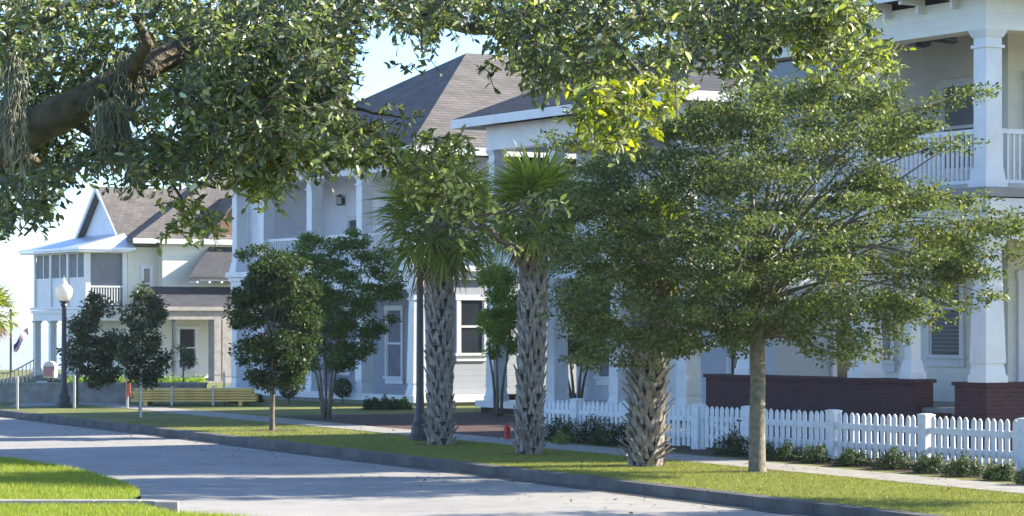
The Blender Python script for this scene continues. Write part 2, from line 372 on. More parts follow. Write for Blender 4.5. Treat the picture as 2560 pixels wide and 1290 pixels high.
def in_poly(pts, poly):
    x, y = pts[:, 0], pts[:, 1]; ins = np.zeros(len(pts), bool); k = len(poly)
    for i in range(k):
        x0, y0 = poly[i]; x1, y1 = poly[(i + 1) % k]
        c = ((y0 > y) != (y1 > y))
        with np.errstate(divide='ignore', invalid='ignore'):
            ins ^= c & (x < (x1 - x0) * (y - y0) / (y1 - y0) + x0)
    return ins
def sample_poly(poly, n):
    p = np.array(poly, float); lo, hi = p.min(0), p.max(0); out = np.zeros((0, 2))
    while len(out) < n:
        q = RNG.uniform(lo, hi, (n * 3, 2)); out = np.concatenate([out, q[in_poly(q, poly)]])
    return out[:n]
def reach(pts, poly, c):                                       # 0 at the centre, 1 on the outline
    d = pts - np.array(c); r = np.linalg.norm(d, axis=1); R = np.full(len(pts), 1e9); k = len(poly)
    for i in range(k):
        a = np.array(poly[i]) - c; e = np.array(poly[(i + 1) % k]) - np.array(poly[i])
        den = d[:, 0] * e[1] - d[:, 1] * e[0]
        with np.errstate(divide='ignore', invalid='ignore'):
            t = (a[0] * e[1] - a[1] * e[0]) / den; s = (a[0] * d[:, 1] - a[1] * d[:, 0]) / den
        ok = (t > 0) & (s >= 0) & (s <= 1); R = np.where(ok & (t < R), t, R)
    return np.clip(1 / np.maximum(R, 1e-6), 0, 1)
def clumps_from(poly, centre, Y0, D, n):
    q = sample_poly(poly, n); t = reach(q, poly, centre)
    dep = RNG.uniform(-1, 1, n) * D * np.sqrt(np.maximum(1 - t ** 2, 0.02))
    X = (q[:, 0] - CX) / F * Y0; Z = EYE - (q[:, 1] - HY) / F * Y0
    return np.stack([X, Y0 + dep, Z], 1)
def scatter(cl, per, rad, ln, asp=0.5, up=1.0, jit=0.9):
    n = len(cl) * per
    o = RNG.normal(0, 1, (n, 3)); o /= np.maximum(np.linalg.norm(o, axis=1, keepdims=True), .2); o *= RNG.uniform(0, 1, (n, 1)) ** 0.5
    sz = np.repeat(RNG.uniform(0.6, 1.25, len(cl)), per)[:, None]
    pos = np.repeat(cl, per, 0) + o * np.array(rad) * sz
    nrm = np.array([0, 0, up]) + RNG.normal(0, jit, (n, 3)); d = o * np.array([1, 1, .4]) + RNG.normal(0, .5, (n, 3)) + np.array([0, 0, -.25])
    L = ln * RNG.uniform(.65, 1.3, n)
    return pos, nrm, d, L, L * asp
def curve(p, q, bend, n=5):
    p, q = Vector(p), Vector(q); b = Vector(bend)
    return [p.lerp(q, i / (n - 1)) + b * math.sin(math.pi * i / (n - 1)) for i in range(n)]

def tree(name, label, cat, base, poly, centre, D, nclump, per, rad, ln, leafm, barkm, trunk_top_py, r0, nbranch=40, stems=1, asp=0.5, group=None, up=1.0, jit=.9, extra=None, lean=0.0, base_z=0.0, feather=0):
    b = G(base[0], base[1], base_z); Y0 = b.y
    t = thing(name, label, cat, b, 0, group)
    cl = clumps_from(poly, centre, Y0, D, nclump)
    if extra is not None:
        cl = np.concatenate([cl, np.array([[(x - CX) / F * Y0, Y0 + dy, EYE - (y - HY) / F * Y0] for x, y, dy in extra])])
    off = np.array(b)
    pos, nrm, d, L, Wd = scatter(cl, per, rad, ln, asp, up, jit)
    if feather:                                                # thin sprays that fray the outline
        q = []
        pl = [Vector((*a, 0)) for a in poly]; cc = Vector((*centre, 0))
        for k in range(feather):
            i = random.randrange(len(pl)); e = pl[i].lerp(pl[(i + 1) % len(pl)], random.random()); o_ = (e - cc); dy = random.uniform(-.5, .5) * D
            ext = random.uniform(-.02, .11)
            for j in range(5):
                w = cc + o_ * (.84 + (ext + .16) * j / 4); q.append(((w.x - CX) / F * Y0, Y0 + dy, EYE - (w.y - HY) / F * Y0 - .03 * j))
        f2 = scatter(np.array(q), 26, (rad[0] * .34, rad[1] * .34, rad[2] * .38), ln, asp, up, jit)
        pos, nrm, d, L, Wd = [np.concatenate([a, c]) for a, c in zip((pos, nrm, d, L, Wd), f2)]
    mb = MB(); lb = MB(); ztop = EYE - (trunk_top_py - HY) / F * Y0 - base_z
    cz = EYE - (centre[1] - HY) / F * Y0 - base_z; cxl = (centre[0] - CX) / F * Y0 - b.x
    forks = []
    if stems == 1:
        path = [(0, 0, -.05), (0, 0, .04), (lean * .3, .01, ztop * .3), (lean * .7 + .01, -.01, ztop * .7), (lean, 0, ztop), (lean + (cxl - lean) * .5, 0, ztop + (cz - ztop) * .6), (cxl, 0, cz + (cz - ztop) * .45)]
        mb.tube(path, [r0 * 1.45, r0 * 1.12, r0, r0 * .95, r0 * .95, r0 * .55, r0 * .15], 12)
        forks = [Vector(p) for p in path[4:6]] + [Vector(path[4]).lerp(Vector(path[5]), .5)]
    else:
        for k in range(stems):
            a = 2 * math.pi * k / stems + .4; e = Vector((math.cos(a) * D * .35 + lean, math.sin(a) * D * .3, ztop + .3 * (cz - ztop)))
            path = curve((math.cos(a) * r0 * 2.2, math.sin(a) * r0 * 2.2, -.05), e, (-math.cos(a) * .06, 0, 0), 6)
            mb.tube(path, [r0 * 1.2, r0, r0 * .9, r0 * .75, r0 * .6, r0 * .45], 8); forks.append(path[-1]); forks.append(path[-2])
    pick = RNG.permutation(len(cl))[:nbranch]
    if extra is not None: pick = np.concatenate([pick, np.arange(nclump, len(cl))])
    for i in pick:
        e = Vector(cl[i] - off); f = min(forks, key=lambda q: (q - e).length) if random.random() < .6 else random.choice(forks)
        dist = (e - f).length
        lb.tube(curve(f, e, (random.uniform(-.1, .1) * dist, random.uniform(-.1, .1) * dist, .12 * dist), 6), [r0 * .26, r0 * .2, r0 * .15, r0 * .11, r0 * .08, r0 * .04], 5)
    mb.build('trunk', barkm, t, smooth=True); lb.build('limbs', M['bark'], t, smooth=True)
    leaves('crown', pos - off, nrm, d, L, Wd, leafm, t)
    return t

def bush(name, label, base, w, h, leafm, n=900, ln=0.06, depth=None, group=None, z=0.0, cat='bush'):
    b = base if isinstance(base, Vector) else G(base[0], base[1], z)
    t = thing(name, label, cat, b, 0, group); depth = depth or w
    o = RNG.normal(0, 1, (n, 3)); o /= np.linalg.norm(o, axis=1, keepdims=True); o[:, 2] = np.abs(o[:, 2]) * 1.0
    r = (1 - RNG.uniform(0, 1, (n, 1)) ** 2 * .45) * (1 + .16 * np.sin(o[:, :1] * 7 + b.x * 9) + .13 * np.sin(o[:, 1:2] * 8 + o[:, 2:] * 6 + b.y))
    pos = o * r * np.array([w / 2, depth / 2, h * .93]); pos[:, 2] = np.maximum(pos[:, 2], .02)
    L = ln * RNG.uniform(.7, 1.4, n)
    leaves('foliage', pos, o + RNG.normal(0, .6, (n, 3)), o * .5 + np.array([0, 0, .5]) + RNG.normal(0, .6, (n, 3)), L, L * .55, leafm, t)
    mb = MB()
    for k in range(7):
        a = 6.283 * k / 7; mb.tube([(0.02 * math.cos(a), .02 * math.sin(a), -.02), (w * .2 * math.cos(a), depth * .2 * math.sin(a), h * .5), (w * .36 * math.cos(a), depth * .36 * math.sin(a), h * .8)], [.014, .01, .004], 5)
    mb.build('stem', M['bark'], t)
    return t

# ---------------------------------------------------------------- houses
def wall_map(axis, c, pos):
    return (lambda a, n, z: (c - n, pos + a, z)) if axis == 'x' else (lambda a, n, z: (pos + a, c - n, z))
def bx(mb, f, a0, a1, n0, n1, z0, z1):
    p, q = Vector(f(a0, n0, z0)), Vector(f(a1, n1, z1))
    return mb.box(min(p.x, q.x), max(p.x, q.x), min(p.y, q.y), max(p.y, q.y), z0, z1)
def window(par, axis, c, pos, z0, z1, w, pane='glass', trim='trim', mid=True, shutters=False):
    f = wall_map(axis, c, pos); h = w / 2; mb = MB(); T = .1
    bx(mb, f, -h - T, -h, -.01, .06, z0, z1); bx(mb, f, h, h + T, -.01, .06, z0, z1)
    bx(mb, f, -h - T - .03, h + T + .03, -.01, .07, z1, z1 + .14)
    if mid: bx(mb, f, -h, h, -.01, .045, (z0 + z1) / 2 - .03, (z0 + z1) / 2 + .03)
    bx(mb, f, -h, -h + .045, -.01, .035, z0, z1); bx(mb, f, h - .045, h, -.01, .035, z0, z1)
    o = mb.build('window', M[trim], par)
    pn = MB(); bx(pn, f, -h + .045, h - .045, -.01, .012, z0, z1); pn.build('pane', M[pane], o)
    if shutters:
        sh = MB(); k = 0; z = z0 + .06
        while z < z1 - .05:
            bx(sh, f, -h + .06, h - .06, .012, .02, z, z + .045); z += .075
        sh.build('shutter', M['screen'], o)
    s = MB(); bx(s, f, -h - T - .05, h + T + .05, -.01, .1, z0 - .07, z0); bx(s, f, -h - T, h + T, -.01, .05, z0 - .22, z0 - .07); s.build('sill', M[trim], o)
    return o
def door(par, axis, c, pos, z0, z1, w, m='dark', trim='trim'):
    f = wall_map(axis, c, pos); h = w / 2; mb = MB(); T = .13
    bx(mb, f, -h, h, -.01, .02, z0, z1)
    o = mb.build('door', M[m], par)
    t = MB(); bx(t, f, -h - T, -h, -.01, .06, z0, z1); bx(t, f, h, h + T, -.01, .06, z0, z1); bx(t, f, -h - T - .03, h + T + .03, -.01, .07, z1, z1 + .16)
    t.build('door_frame', M[trim], o)
    k = MB(); bx(k, f, h - .12, h - .07, .02, .08, z0 + .95, z0 + 1.1); k.build('handle', M['bronze'], o)
    return o
def column(par, x, y, z0, z1, w=.32, base=True, m='trim', flare=.0):
    mb = MB(); a = w / 2
    if base:
        mb.frus(x, y, z0, z0 + .12, a + .07, a + .07); mb.frus(x, y, z0 + .12, z0 + .32, a + .05, a + .0 + .02)
        mb.frus(x, y, z0 + .32, z1 - .3, a + flare, a); mb.frus(x, y, z1 - .3, z1 - .25, a + .035, a + .035); mb.frus(x, y, z1 - .25, z1 - .12, a, a); mb.frus(x, y, z1 - .12, z1, a + .02, a + .07)
    else: mb.frus(x, y, z0, z1, a, a)
    return mb.build('column', M[m], par)
def railing(par, p, q, z, h=.95, gap=.125, m='trim', bal=True):
    p, q = Vector((*p, 0)), Vector((*q, 0)); mb = MB()
    mb.bar(p + Vector((0, 0, z + h - .04)), q + Vector((0, 0, z + h - .04)), .09, .08); mb.bar(p + Vector((0, 0, z + .12)), q + Vector((0, 0, z + .12)), .06, .06)
    o = mb.build('railing', M[m], par)
    n = int((q - p).length / gap)
    first = None
    for i in range(1, n):
        c = p.lerp(q, i / n)
        if first is None:
            b = MB(); b.box(-.019, .019, -.019, .019, z + .15, z + h - .08); first = b.build('baluster', M[m], o); first.location = c
        else:
            d = first.copy(); COL.objects.link(d); d.parent = o; d.location = c
    return o
def roof_face(mb, pts, th=.12): mb.prism([Vector(p) for p in pts], (0, 0, -th)); return mb
def hip_roof(par, x0, x1, y0, y1, z, rise, run, ridge_axis='x', m='roof', name='roof', end=True):
    mb = MB()
    ym = (y0 + y1) / 2; a = (x0 + run, ym, z + rise); b = (x1 - (run if end else 0), ym, z + rise)
    c = [(x0, y0, z), (x1, y0, z), (x1, y1, z), (x0, y1, z)]
    n = len(mb.v); mb.v += c + [a, b] + [(p[0], p[1], p[2] - .14) for p in c]
    mb.f += [(0, 4, 3), (0, 1, 5, 4), (3, 4, 5, 2), (1, 2, 5), (6, 7, 1, 0), (7, 8, 2, 1), (8, 9, 3, 2), (9, 6, 0, 3), (9, 8, 7, 6)]
    return mb.build(name, M[m], par)

# --- house on the right: cream, brick knee walls, two storey wrap round porch
HA = thing('porch_house', 'large cream two storey house with red brick porch wall behind the picket fence', 'house', W(36.6, 30.05), ANG)
p = MB(); p.box(2.6, 14, 2.6, 7.3, 0, 7.46); p.build('wall', M['cream'], HA)
p = MB(); p.box(-.05, 2.6, .3, 8.0, 0, .75); p.box(2.6, 13, .1, 2.6, 0, .75); p.box(.3, 2.6, -.05, .3, 0, .75); p.build('porch_floor', M['floor'], HA)
p = MB(); p.box(-.2, .2, 1.7, 8.15, 0, 1.17); p.box(-.24, .24, 1.66, 8.19, 1.17, 1.235); p.build('brick_wall', M['brick'], HA)
p = MB(); p.box(-.2, .2, .2, .62, 0, 1.15); p.box(-.2, 13, -.2, .2, 0, 1.15); p.box(-.24, .24, .24, .66, 1.15, 1.21); p.box(-.24, 13, -.24, .24, 1.15, 1.21); p.build('brick_wall', M['brick'], HA)
p = MB()
for k in range(4): p.box(-.25 - .3 * (4 - k), -.25 - .3 * (3 - k), .64, 1.68, 0, .17 * (k + 1))
p.build('steps', M['brick'], HA)
for (x, y) in ((0, 0), (0, 3.35), (0, 6.9), (6.2, 0)):
    column(HA, x, y, 1.21 if not (x == 0 and y > 1) else 1.235, 3.6, .33, flare=.05); column(HA, x, y, 4.46, 7.08, .33)
column(HA, .02, 2.05, 1.235, 3.6, .2)
p = MB(); p.box(-.2, .2, .2, 8.0, 3.6, 4.28); p.box(-.2, 13, -.2, .2, 3.6, 4.28); p.box(-.26, -.2, -.26, 8.0, 4.05, 4.28); p.box(-.26, 13, -.26, -.2, 4.05, 4.28); p.build('beam', M['trim'], HA)
p = MB(); p.box(-.32, 2.6, -.32, 8.0, 4.3, 4.45); p.box(2.6, 13, -.32, 2.6, 4.3, 4.45); p.build('deck', M['floor'], HA)
p = MB(); p.box(-.19, .19, .19, 8.0, 7.08, 7.62); p.box(-.19, 13, -.19, .19, 7.08, 7.62); p.box(-.23, -.19, -.23, 8.0, 7.08, 7.26); p.box(-.19, 13, -.23, -.19, 7.08, 7.26); p.build('beam', M['cream'], HA)
p = MB(); p.box(.19, 2.6, .19, 8, 7.46, 7.52); p.box(2.6, 13, .19, 2.6, 7.46, 7.52); p.build('porch_ceiling', M['ceiling'], HA)
railing(HA, (0, .17), (0, 3.18), 4.45, 1.0); railing(HA, (0, 3.52), (0, 6.73), 4.45, 1.0); railing(HA, (.17, 0), (6.0, 0), 4.45, 1.0)
window(HA, 'x', 2.6, 4.35, 1.62, 3.35, .9, 'glass_green', shutters=True); window(HA, 'x', 2.6, 6.35, 1.5, 3.35, .8)
window(HA, 'x', 2.6, 3.95, 5.05, 6.55, .95, 'screen'); window(HA, 'x', 2.6, 6.4, 5.05, 6.55, .9)
door(HA, 'y', 2.6, 3.4, .75, 3.0, .95, 'grey_siding'); window(HA, 'y', 2.6, 3.5, 5.0, 6.6, .9, 'screen')
p = MB(); p.box(.05, .1, 3.75, 6.7, 5.55, 7.07); p.build('porch_screen', M['glass'], HA)
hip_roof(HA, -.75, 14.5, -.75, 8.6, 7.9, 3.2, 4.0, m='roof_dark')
p = MB(); p.box(-.79, -.75, -.79, 8.64, 7.68, 7.88); p.box(-.75, 14.5, -.79, -.75, 7.68, 7.88); p.build('gutter', M['trim'], HA)
for k in range(9):
    p = MB(); y = .55 + k * .92; p.box(-.7, -.19, y - .04, y + .04, 7.62, 7.74); p.box(-.34, -.191, y - .035, y + .035, 7.48, 7.62); p.build('bracket', M['trim'], HA)
FAN = thing('ceiling_fan', 'dark ceiling fan on the upper porch of the cream house', 'fan', W(36.6 + 3.4, 30.05 + 1.3, 7.25), .3)
p = MB(); p.lathe([(.02, .2), (.02, .08), (.14, .07), (.16, 0), (.13, -.08), (.05, -.1)], n=14); p.build('motor', M['dark'], FAN)
for k in range(5):
    a = 2 * math.pi * k / 5 + .15; c, s_ = math.cos(a), math.sin(a); p = MB()
    p.prism([(c * .14 - s_ * .05, s_ * .14 + c * .05, .02), (c * .72 - s_ * .08, s_ * .72 + c * .08, .0), (c * .72 + s_ * .08, s_ * .72 - c * .08, .03), (c * .14 + s_ * .05, s_ * .14 - c * .05, .03)], (0, 0, .02)); p.build('blade', M['dark'], FAN)

# --- middle house: pale blue grey, columns, low hip roof
HB = thing('porch_house', 'blue grey two storey house with square white columns, second from the right', 'house', W(51.7, 34.1), ANG)
p = MB(); p.box(2.4, 13, .3, 8.9, 0, 6.9); p.build('wall', M['bluegrey'], HB)
p = MB(); p.box(-.35, 2.4, -.2, 9.2, .14, .3); p.build('porch_floor', M['trim'], HB)
p = MB(); p.box(-.25, 2.4, -.1, 9.1, 0, .14); p.build('foundation', M['brick'], HB)
for y in (0.1, 2.95, 5.8, 8.75):
    column(HB, 0, y, .3, 3.28, .32, flare=.04); column(HB, 0, y, 4.02, 6.5, .28)
p = MB(); p.box(-.18, .18, -.1, 8.95, 3.28, 3.86); p.box(.18, 2.4, -.1, .18, 3.28, 3.86); p.box(.18, 2.4, 8.68, 8.95, 3.28, 3.86); p.box(-.24, -.18, -.16, 9.0, 3.7, 3.86); p.build('beam', M['trim'], HB)
p = MB(); p.box(-.3, 2.4, -.2, 9.05, 3.87, 4.02); p.build('deck', M['trim'], HB)
p = MB(); p.box(-.18, .18, -.1, 8.95, 6.5, 7.1); p.box(.18, 2.4, -.1, .18, 6.5, 7.1); p.box(.18, 2.4, 8.68, 8.95, 6.5, 7.1); p.build('beam', M['trim'], HB)
p = MB(); p.box(.18, 2.4, .18, 8.68, 6.86, 6.93); p.build('porch_ceiling', M['ceiling'], HB)
for a, b in ((.26, 2.79), (3.11, 5.64), (5.96, 8.59)): railing(HB, (0, a), (0, b), 4.02, .95)
window(HB, 'x', 2.4, 7.6, 4.6, 6.3, .95, 'glass'); window(HB, 'x', 2.4, 4.4, 4.6, 6.3, .95, 'screen'); window(HB, 'x', 2.4, 1.6, 4.6, 6.3, .95, 'screen')
window(HB, 'x', 2.4, 7.3, .9, 2.7, .95, 'screen'); door(HB, 'x', 2.4, 4.4, .3, 2.5, 1.0, 'trim'); window(HB, 'x', 2.4, 1.5, .9, 2.7, .95)
window(HB, 'y', .3, 4.6, .9, 2.7, .95)
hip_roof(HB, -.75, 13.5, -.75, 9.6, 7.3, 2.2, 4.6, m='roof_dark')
p = MB(); p.box(-.8, -.75, -.8, 9.65, 7.06, 7.28); p.box(-.75, 13.5, -.8, -.75, 7.06, 7.28); p.box(-.75, 13.5, 9.6, 9.65, 7.06, 7.28); p.build('gutter', M['trim'], HB)

# --- hip roofed white house
HC = thing('hip_roof_house', 'white two storey house with tall grey hip roof and columned double porch', 'house', W(66.2, 35.1), ANG)
p = MB(); p.box(2.2, 13, .4, 12.3, .29, 6.6); p.build('wall', M['white_siding'], HC)
p = MB(); p.box(.3, 2.2, 10.7, 12.1, .29, 6.6); p.build('wall', M['white_siding'], HC)
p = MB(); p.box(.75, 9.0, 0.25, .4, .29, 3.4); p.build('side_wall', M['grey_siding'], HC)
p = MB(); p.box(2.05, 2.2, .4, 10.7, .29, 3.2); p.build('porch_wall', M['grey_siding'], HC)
p = MB(); p.box(-.35, 2.2, -.1, 12.4, .1, .29); p.build('porch_floor', M['trim'], HC)
p = MB(); p.box(-.25, 2.2, 0, 12.3, 0, .1); p.build('foundation', M['concrete'], HC)
for y in (.4, 3.5, 6.7, 10.0, 11.95):
    column(HC, 0, y, .29, 3.15, .3, flare=.05); column(HC, 0, y, 3.78, 6.36, .34)
p = MB(); p.box(-.18, .18, .1, 12.2, 3.15, 3.62); p.box(.18, 2.2, .12, .24, 3.41, 3.62); p.box(-.24, -.18, .05, 12.25, 3.5, 3.62); p.build('beam', M['trim'], HC)
p = MB(); p.box(-.32, 2.2, 0, 12.3, 3.63, 3.78); p.build('deck', M['trim'], HC)
p = MB(); p.box(-.2, .2, .1, 12.3, 6.36, 6.72); p.box(.2, 2.2, .1, .4, 6.36, 6.72); p.build('beam', M['trim'], HC)
p = MB(); p.box(.2, 2.2, .4, 12.3, 6.6, 6.66); p.build('porch_ceiling', M['ceiling'], HC)
for a, b in ((.58, 3.32), (3.68, 6.52), (6.88, 9.82)): railing(HC, (0, a), (0, b), 3.78, .95)
hip_roof(HC, -.7, 15, -.6, 12.9, 6.95, 3.25, 5.4, m='roof')
p = MB(); p.box(-.75, -.7, -.65, 12.95, 6.72, 6.93); p.box(-.7, 15, -.65, -.6, 6.72, 6.93); p.build('gutter', M['trim'], HC)
window(HC, 'y', .25, 1.6, 1.42, 2.85, .75); window(HC, 'x', 2.2, 8.3, 4.4, 5.3, 1.1, 'glass_green', mid=False); window(HC, 'x', 2.2, 2.0, 4.2, 5.8, .9, 'screen')
door(HC, 'x', 2.05, 1.5, .29, 2.6, .9, 'dark'); window(HC, 'x', 2.05, 3.2, .5, 2.6, .8, 'screen'); window(HC, 'x', 2.05, 5.6, .7, 2.6, .9, 'screen'); window(HC, 'x', 2.05, 9.0, .9, 2.6, .9)
window(HC, 'y', .4, 4.5, 4.4, 5.9, .9)
for y, z in ((6.0, 5.5), (4.6, 5.6), (9.2, 5.9)):
    p = MB(); p.box(2.12, 2.2, y - .05, y + .05, z - .12, z + .1); p.frus(2.04, y, z + .12, z + .2, .1, .02); p.frus(2.04, y, z - .14, z - .1, .05, .08)
    for a in (-.06, .06): p.box(2.04 + a - .008, 2.04 + a + .008, y - .068, y - .052, z - .1, z + .12); p.box(2.04 + a - .008, 2.04 + a + .008, y + .052, y + .068, z - .1, z + .12)
    p.build('wall_lantern', M['bronze'], HC)

for x, y, z1 in ((2.12, .3, 6.5), (2.12, 10.6, 6.3)):
    p = MB(); p.tube([(x - .02, y + .12, .3), (x - .02, y + .12, z1)], .045, 8); p.box(x - .08, x + .04, y + .06, y + .18, .3, .4); p.build('downpipe', M['trim'], HC)
p = MB(); p.tube([(2.54, 2.75, .8), (2.54, 2.75, 4.2)], .045, 8); p.build('downpipe', M['trim'], HA)
# --- far left house by the water
HD = thing('gabled_house', 'pale house by the water with white gable and screened upper porch', 'house', W(122.7, 47.3, -.5), ANG)
p = MB(); p.box(2.1, 12, 0, 7, .2, 6.35); p.build('wall', M['pale_siding'], HD)
p = MB(); p.box(3.6, 12, -.6, 0, .2, 6.6); p.build('wall', M['pale_siding'], HD)
p = MB(); p.box(0, 2.1, 0, 7, .1, .3); p.build('porch_floor', M['concrete'], HD)
for y in (.15, 2.4, 4.7, 6.85): column(HD, .15, y, .3, 2.9, .3)
p = MB(); p.box(0, .25, 0, 7, 2.9, 3.4); p.box(.25, 2.1, 0, .25, 2.9, 3.4); p.box(.25, 2.1, 6.75, 7, 2.9, 3.4); p.box(-.08, 0, -.08, 7.08, 3.25, 3.4); p.build('beam', M['trim'], HD)
p = MB(); p.box(-.12, 2.1, -.12, 7.12, 3.42, 3.55); p.build('deck', M['trim'], HD)
for y in (.13, 2.4, 4.7, 6.87): column(HD, .14, y, 3.55, 6.05, .24, False)
column(HD, 1.98, .13, 3.55, 6.05, .22, False)
p = MB(); p.box(.02, .26, 0, 7, 6.05, 6.33); p.box(.26, 2.1, .02, .24, 6.05, 6.33); p.build('beam', M['trim'], HD)
for y0, y1 in ((.27, 2.27), (2.53, 4.57), (4.83, 6.73)):
    p = MB(); p.box(.08, .16, y0, y1, 3.56, 4.85); p.box(.06, .18, y0, y1, 4.85, 4.93)
    p.box(.08, .16, (y0 + y1) / 2 - .05, (y0 + y1) / 2 + .05, 4.93, 6.05); o = p.build('porch_panel', M['trim'], HD)
    p = MB(); p.box(.1, .13, y0, (y0 + y1) / 2 - .05, 4.93, 6.05); p.box(.1, .13, (y0 + y1) / 2 + .05, y1, 4.93, 6.05); p.build('pane', M['screen'], o)
p = MB(); p.box(.3, 1.85, .15, .18, 3.56, 6.04); p.build('porch_screen', M['screen'], HD)
railing(HD, (.27, .05), (1.86, .05), 3.55, .98, .13)
# main gable roof, gable towards the street
p = MB(); roof_face(p, [(1.7, 3, 9.3), (1.7, -.15, 6.5), (9, -.15, 6.5), (9, 3, 9.3)]); roof_face(p, [(1.7, 3, 9.3), (9, 3, 9.3), (9, 6.15, 6.5), (1.7, 6.15, 6.5)]); p.build('roof', M['roof'], HD)
p = MB(); p.prism([(2.05, .2, 6.62), (2.05, 5.8, 6.62), (2.05, 3, 9.1)], (.1, 0, 0)); p.build('gable', M['white_siding'], HD)
p = MB()
for s_ in (-1, 1): p.prism([(1.64, 3, 9.32), (1.64, 3 + s_ * 3.2, 6.48), (1.64, 3 + s_ * 3.2, 6.25), (1.64, 3, 9.08)], (.055, 0, 0))
p.build('rake_board', M['trim'], HD)
p = MB(); a = [(-.55, -.55, 6.3), (-.55, 7.55, 6.3), (2.05, 5.9, 7.0), (2.05, .3, 7.0)]; roof_face(p, a, .1); roof_face(p, [(-.55, -.55, 6.3), (2.05, .3, 7.0), (2.3, -.55, 6.3)], .1); p.build('porch_roof', M['metal_roof'], HD)
p = MB(); p.box(-.5, 2.1, -.5, 0, 6.1, 6.19); p.box(-.5, 0, 0, 7.5, 6.1, 6.19); p.build('soffit', M['trim'], HD)
hip_roof(HD, 2.0, 14, -1.0, 6.6, 6.75, 3.6, 6.3, m='roof', name='roof')
p = MB(); p.box(1.95, 14, -1.06, -1.0, 6.5, 6.73); p.build('gutter', M['trim'], HD)
p = MB(); p.prism([(6.0, -.75, 6.9), (8.6, -.75, 6.9), (7.3, -.75, 8.6)], (0, 2.6, 0)); o = p.build('dormer', M['brown_board'], HD)
p = MB(); roof_face(p, [(7.3, -1, 8.78), (7.3, 2.2, 8.78), (5.75, 2.2, 6.85), (5.75, -1, 6.85)], .1); roof_face(p, [(7.3, -1, 8.78), (8.85, -1, 6.85), (8.85, 2.2, 6.85), (7.3, 2.2, 8.78)], .1); p.build('dormer_roof', M['roof'], o)
window(HD, 'y', 0, 3.05, 3.95, 5.35, .38); window(HD, 'y', -.6, 4.85, .75, 2.5, .85); door(HD, 'y', -.6, 6.9, .2, 2.6, .9, 'dark')
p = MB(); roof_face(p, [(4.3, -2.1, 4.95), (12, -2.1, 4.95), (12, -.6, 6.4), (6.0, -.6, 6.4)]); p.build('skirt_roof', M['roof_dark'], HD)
p = MB(); p.prism([(4.9, -1.9, 4.84), (12, -1.9, 4.84), (12, -.6, 4.84), (6, -.6, 4.84)], (0, 0, -.08)); p.build('soffit', M['trim'], HD)
for k in range(9): p = MB(); p.box(4.7 + k * .62, 4.8 + k * .62, -2.05, -1.2, 4.66, 4.76); p.build('bracket', M['trim'], HD)
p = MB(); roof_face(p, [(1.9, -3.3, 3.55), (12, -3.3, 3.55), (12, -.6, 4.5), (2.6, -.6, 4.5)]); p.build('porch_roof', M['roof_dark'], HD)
p = MB(); p.box(2.2, 12, -3.2, -2.95, 2.95, 3.4); p.box(1.9, 12, -3.36, -3.3, 3.36, 3.54); p.build('beam', M['raw_wood'], HD)
p = MB(); p.box(3.05, 3.17, -3.14, -3.02, 0, 2.95); p.build('post', M['bronze'], HD)
p = MB(); p.box(5.1, 6.0, -3.2, -2.5, 0, 2.95); p.box(5.5, 5.56, -3.22, -3.2, 0, 2.95); p.build('pillar', M['raw_wood'], HD)
p = MB(); p.box(2.2, 12, -3.3, -.6, -.05, .1); p.build('porch_floor', M['raw_wood'], HD)
p = MB()
for k in range(8): p.box(-.3 * (k + 1), -.3 * k, 5.2, 6.7, -.1, .3 - .04 * k)
p.build('steps', M['concrete'], HD)

# ---------------------------------------------------------------- picket fence and gate
def picket(par, y, x=0.0, h=.765, z0=.05):
    a = .05
    p = MB(); p.prism([(x, y - a, z0), (x, y + a, z0), (x, y + a, h - .06), (x, y + a * .62, h - .02), (x, y, h), (x, y - a * .62, h - .02), (x, y - a, h - .06)], (.02, 0, 0))
    return p.build('picket', M['fence'], par)
def fence_run(t, u0, u1, posts, base_u):
    p = MB()
    for z in (.2, .5): p.box(.021, .06, u0 - base_u, u1 - base_u, z, z + .09)
    p.box(-.02, -.002, u0 - base_u, u1 - base_u, .49, .58)
    p.build('rail', M['fence'], t)
    first = None
    for q in posts:
        y = q - base_u
        if first is None:
            m = MB(); m.box(-.09, .09, -.1, .1, 0, .765); m.frus(0, 0, .765, .785, .098, .098, .108, .108); m.frus(0, 0, .785, .8, .095, .05); first = m.build('post', M['fence'], t); first.location = (.03, y, 0)
        else:
            c = first.copy(); COL.objects.link(c); c.parent = t; c.location = (.03, y, 0)
    src = None; y = u0 + .12
    while y < u1 - .05:
        if all(abs(y - q) > .14 for q in posts):
            if src is None: src = picket(t, 0); src.location = (0, y - base_u, 0)
            else:
                c = src.copy(); COL.objects.link(c); c.parent = t; c.location = (random.uniform(-.002, .001), y - base_u + random.uniform(-.008, .008), random.uniform(-.012, .008)); c.rotation_euler = (random.gauss(0, .012), 0, 0)
        y += .16
FR = thing('picket_fence', 'long white picket fence right of the gate with shrubs along its foot', 'fence', W(24.0, 27.0), ANG)
fence_run(FR, 24.0, 39.2, [24.9, 27.25, 29.65, 32.05, 34.4, 36.8, 39.2], 24.0)
FL = thing('picket_fence', 'short white picket fence left of the gate, ending by a palm', 'fence', W(40.75, 27.0), ANG)
fence_run(FL, 40.75, 46.6, [40.75, 43.0, 44.85, 46.6], 40.75)
GT = thing('picket_gate', 'white picket gate between the two picket fences', 'gate', W(39.3, 27.0), ANG)
p = MB(); p.box(.021, .055, .04, 1.36, .18, .27); p.box(.021, .055, .04, 1.36, .5, .59); p.bar((.035, .08, .27), (.035, 1.3, .5), .03, .07); p.build('rail', M['fence'], GT)
for k in range(9): picket(GT, .08 + k * .153)
for z in (.22, .54): p = MB(); p.box(-.012, .0, .02, .22, z - .015, z + .015); p.build('hinge', M['dark'], GT)

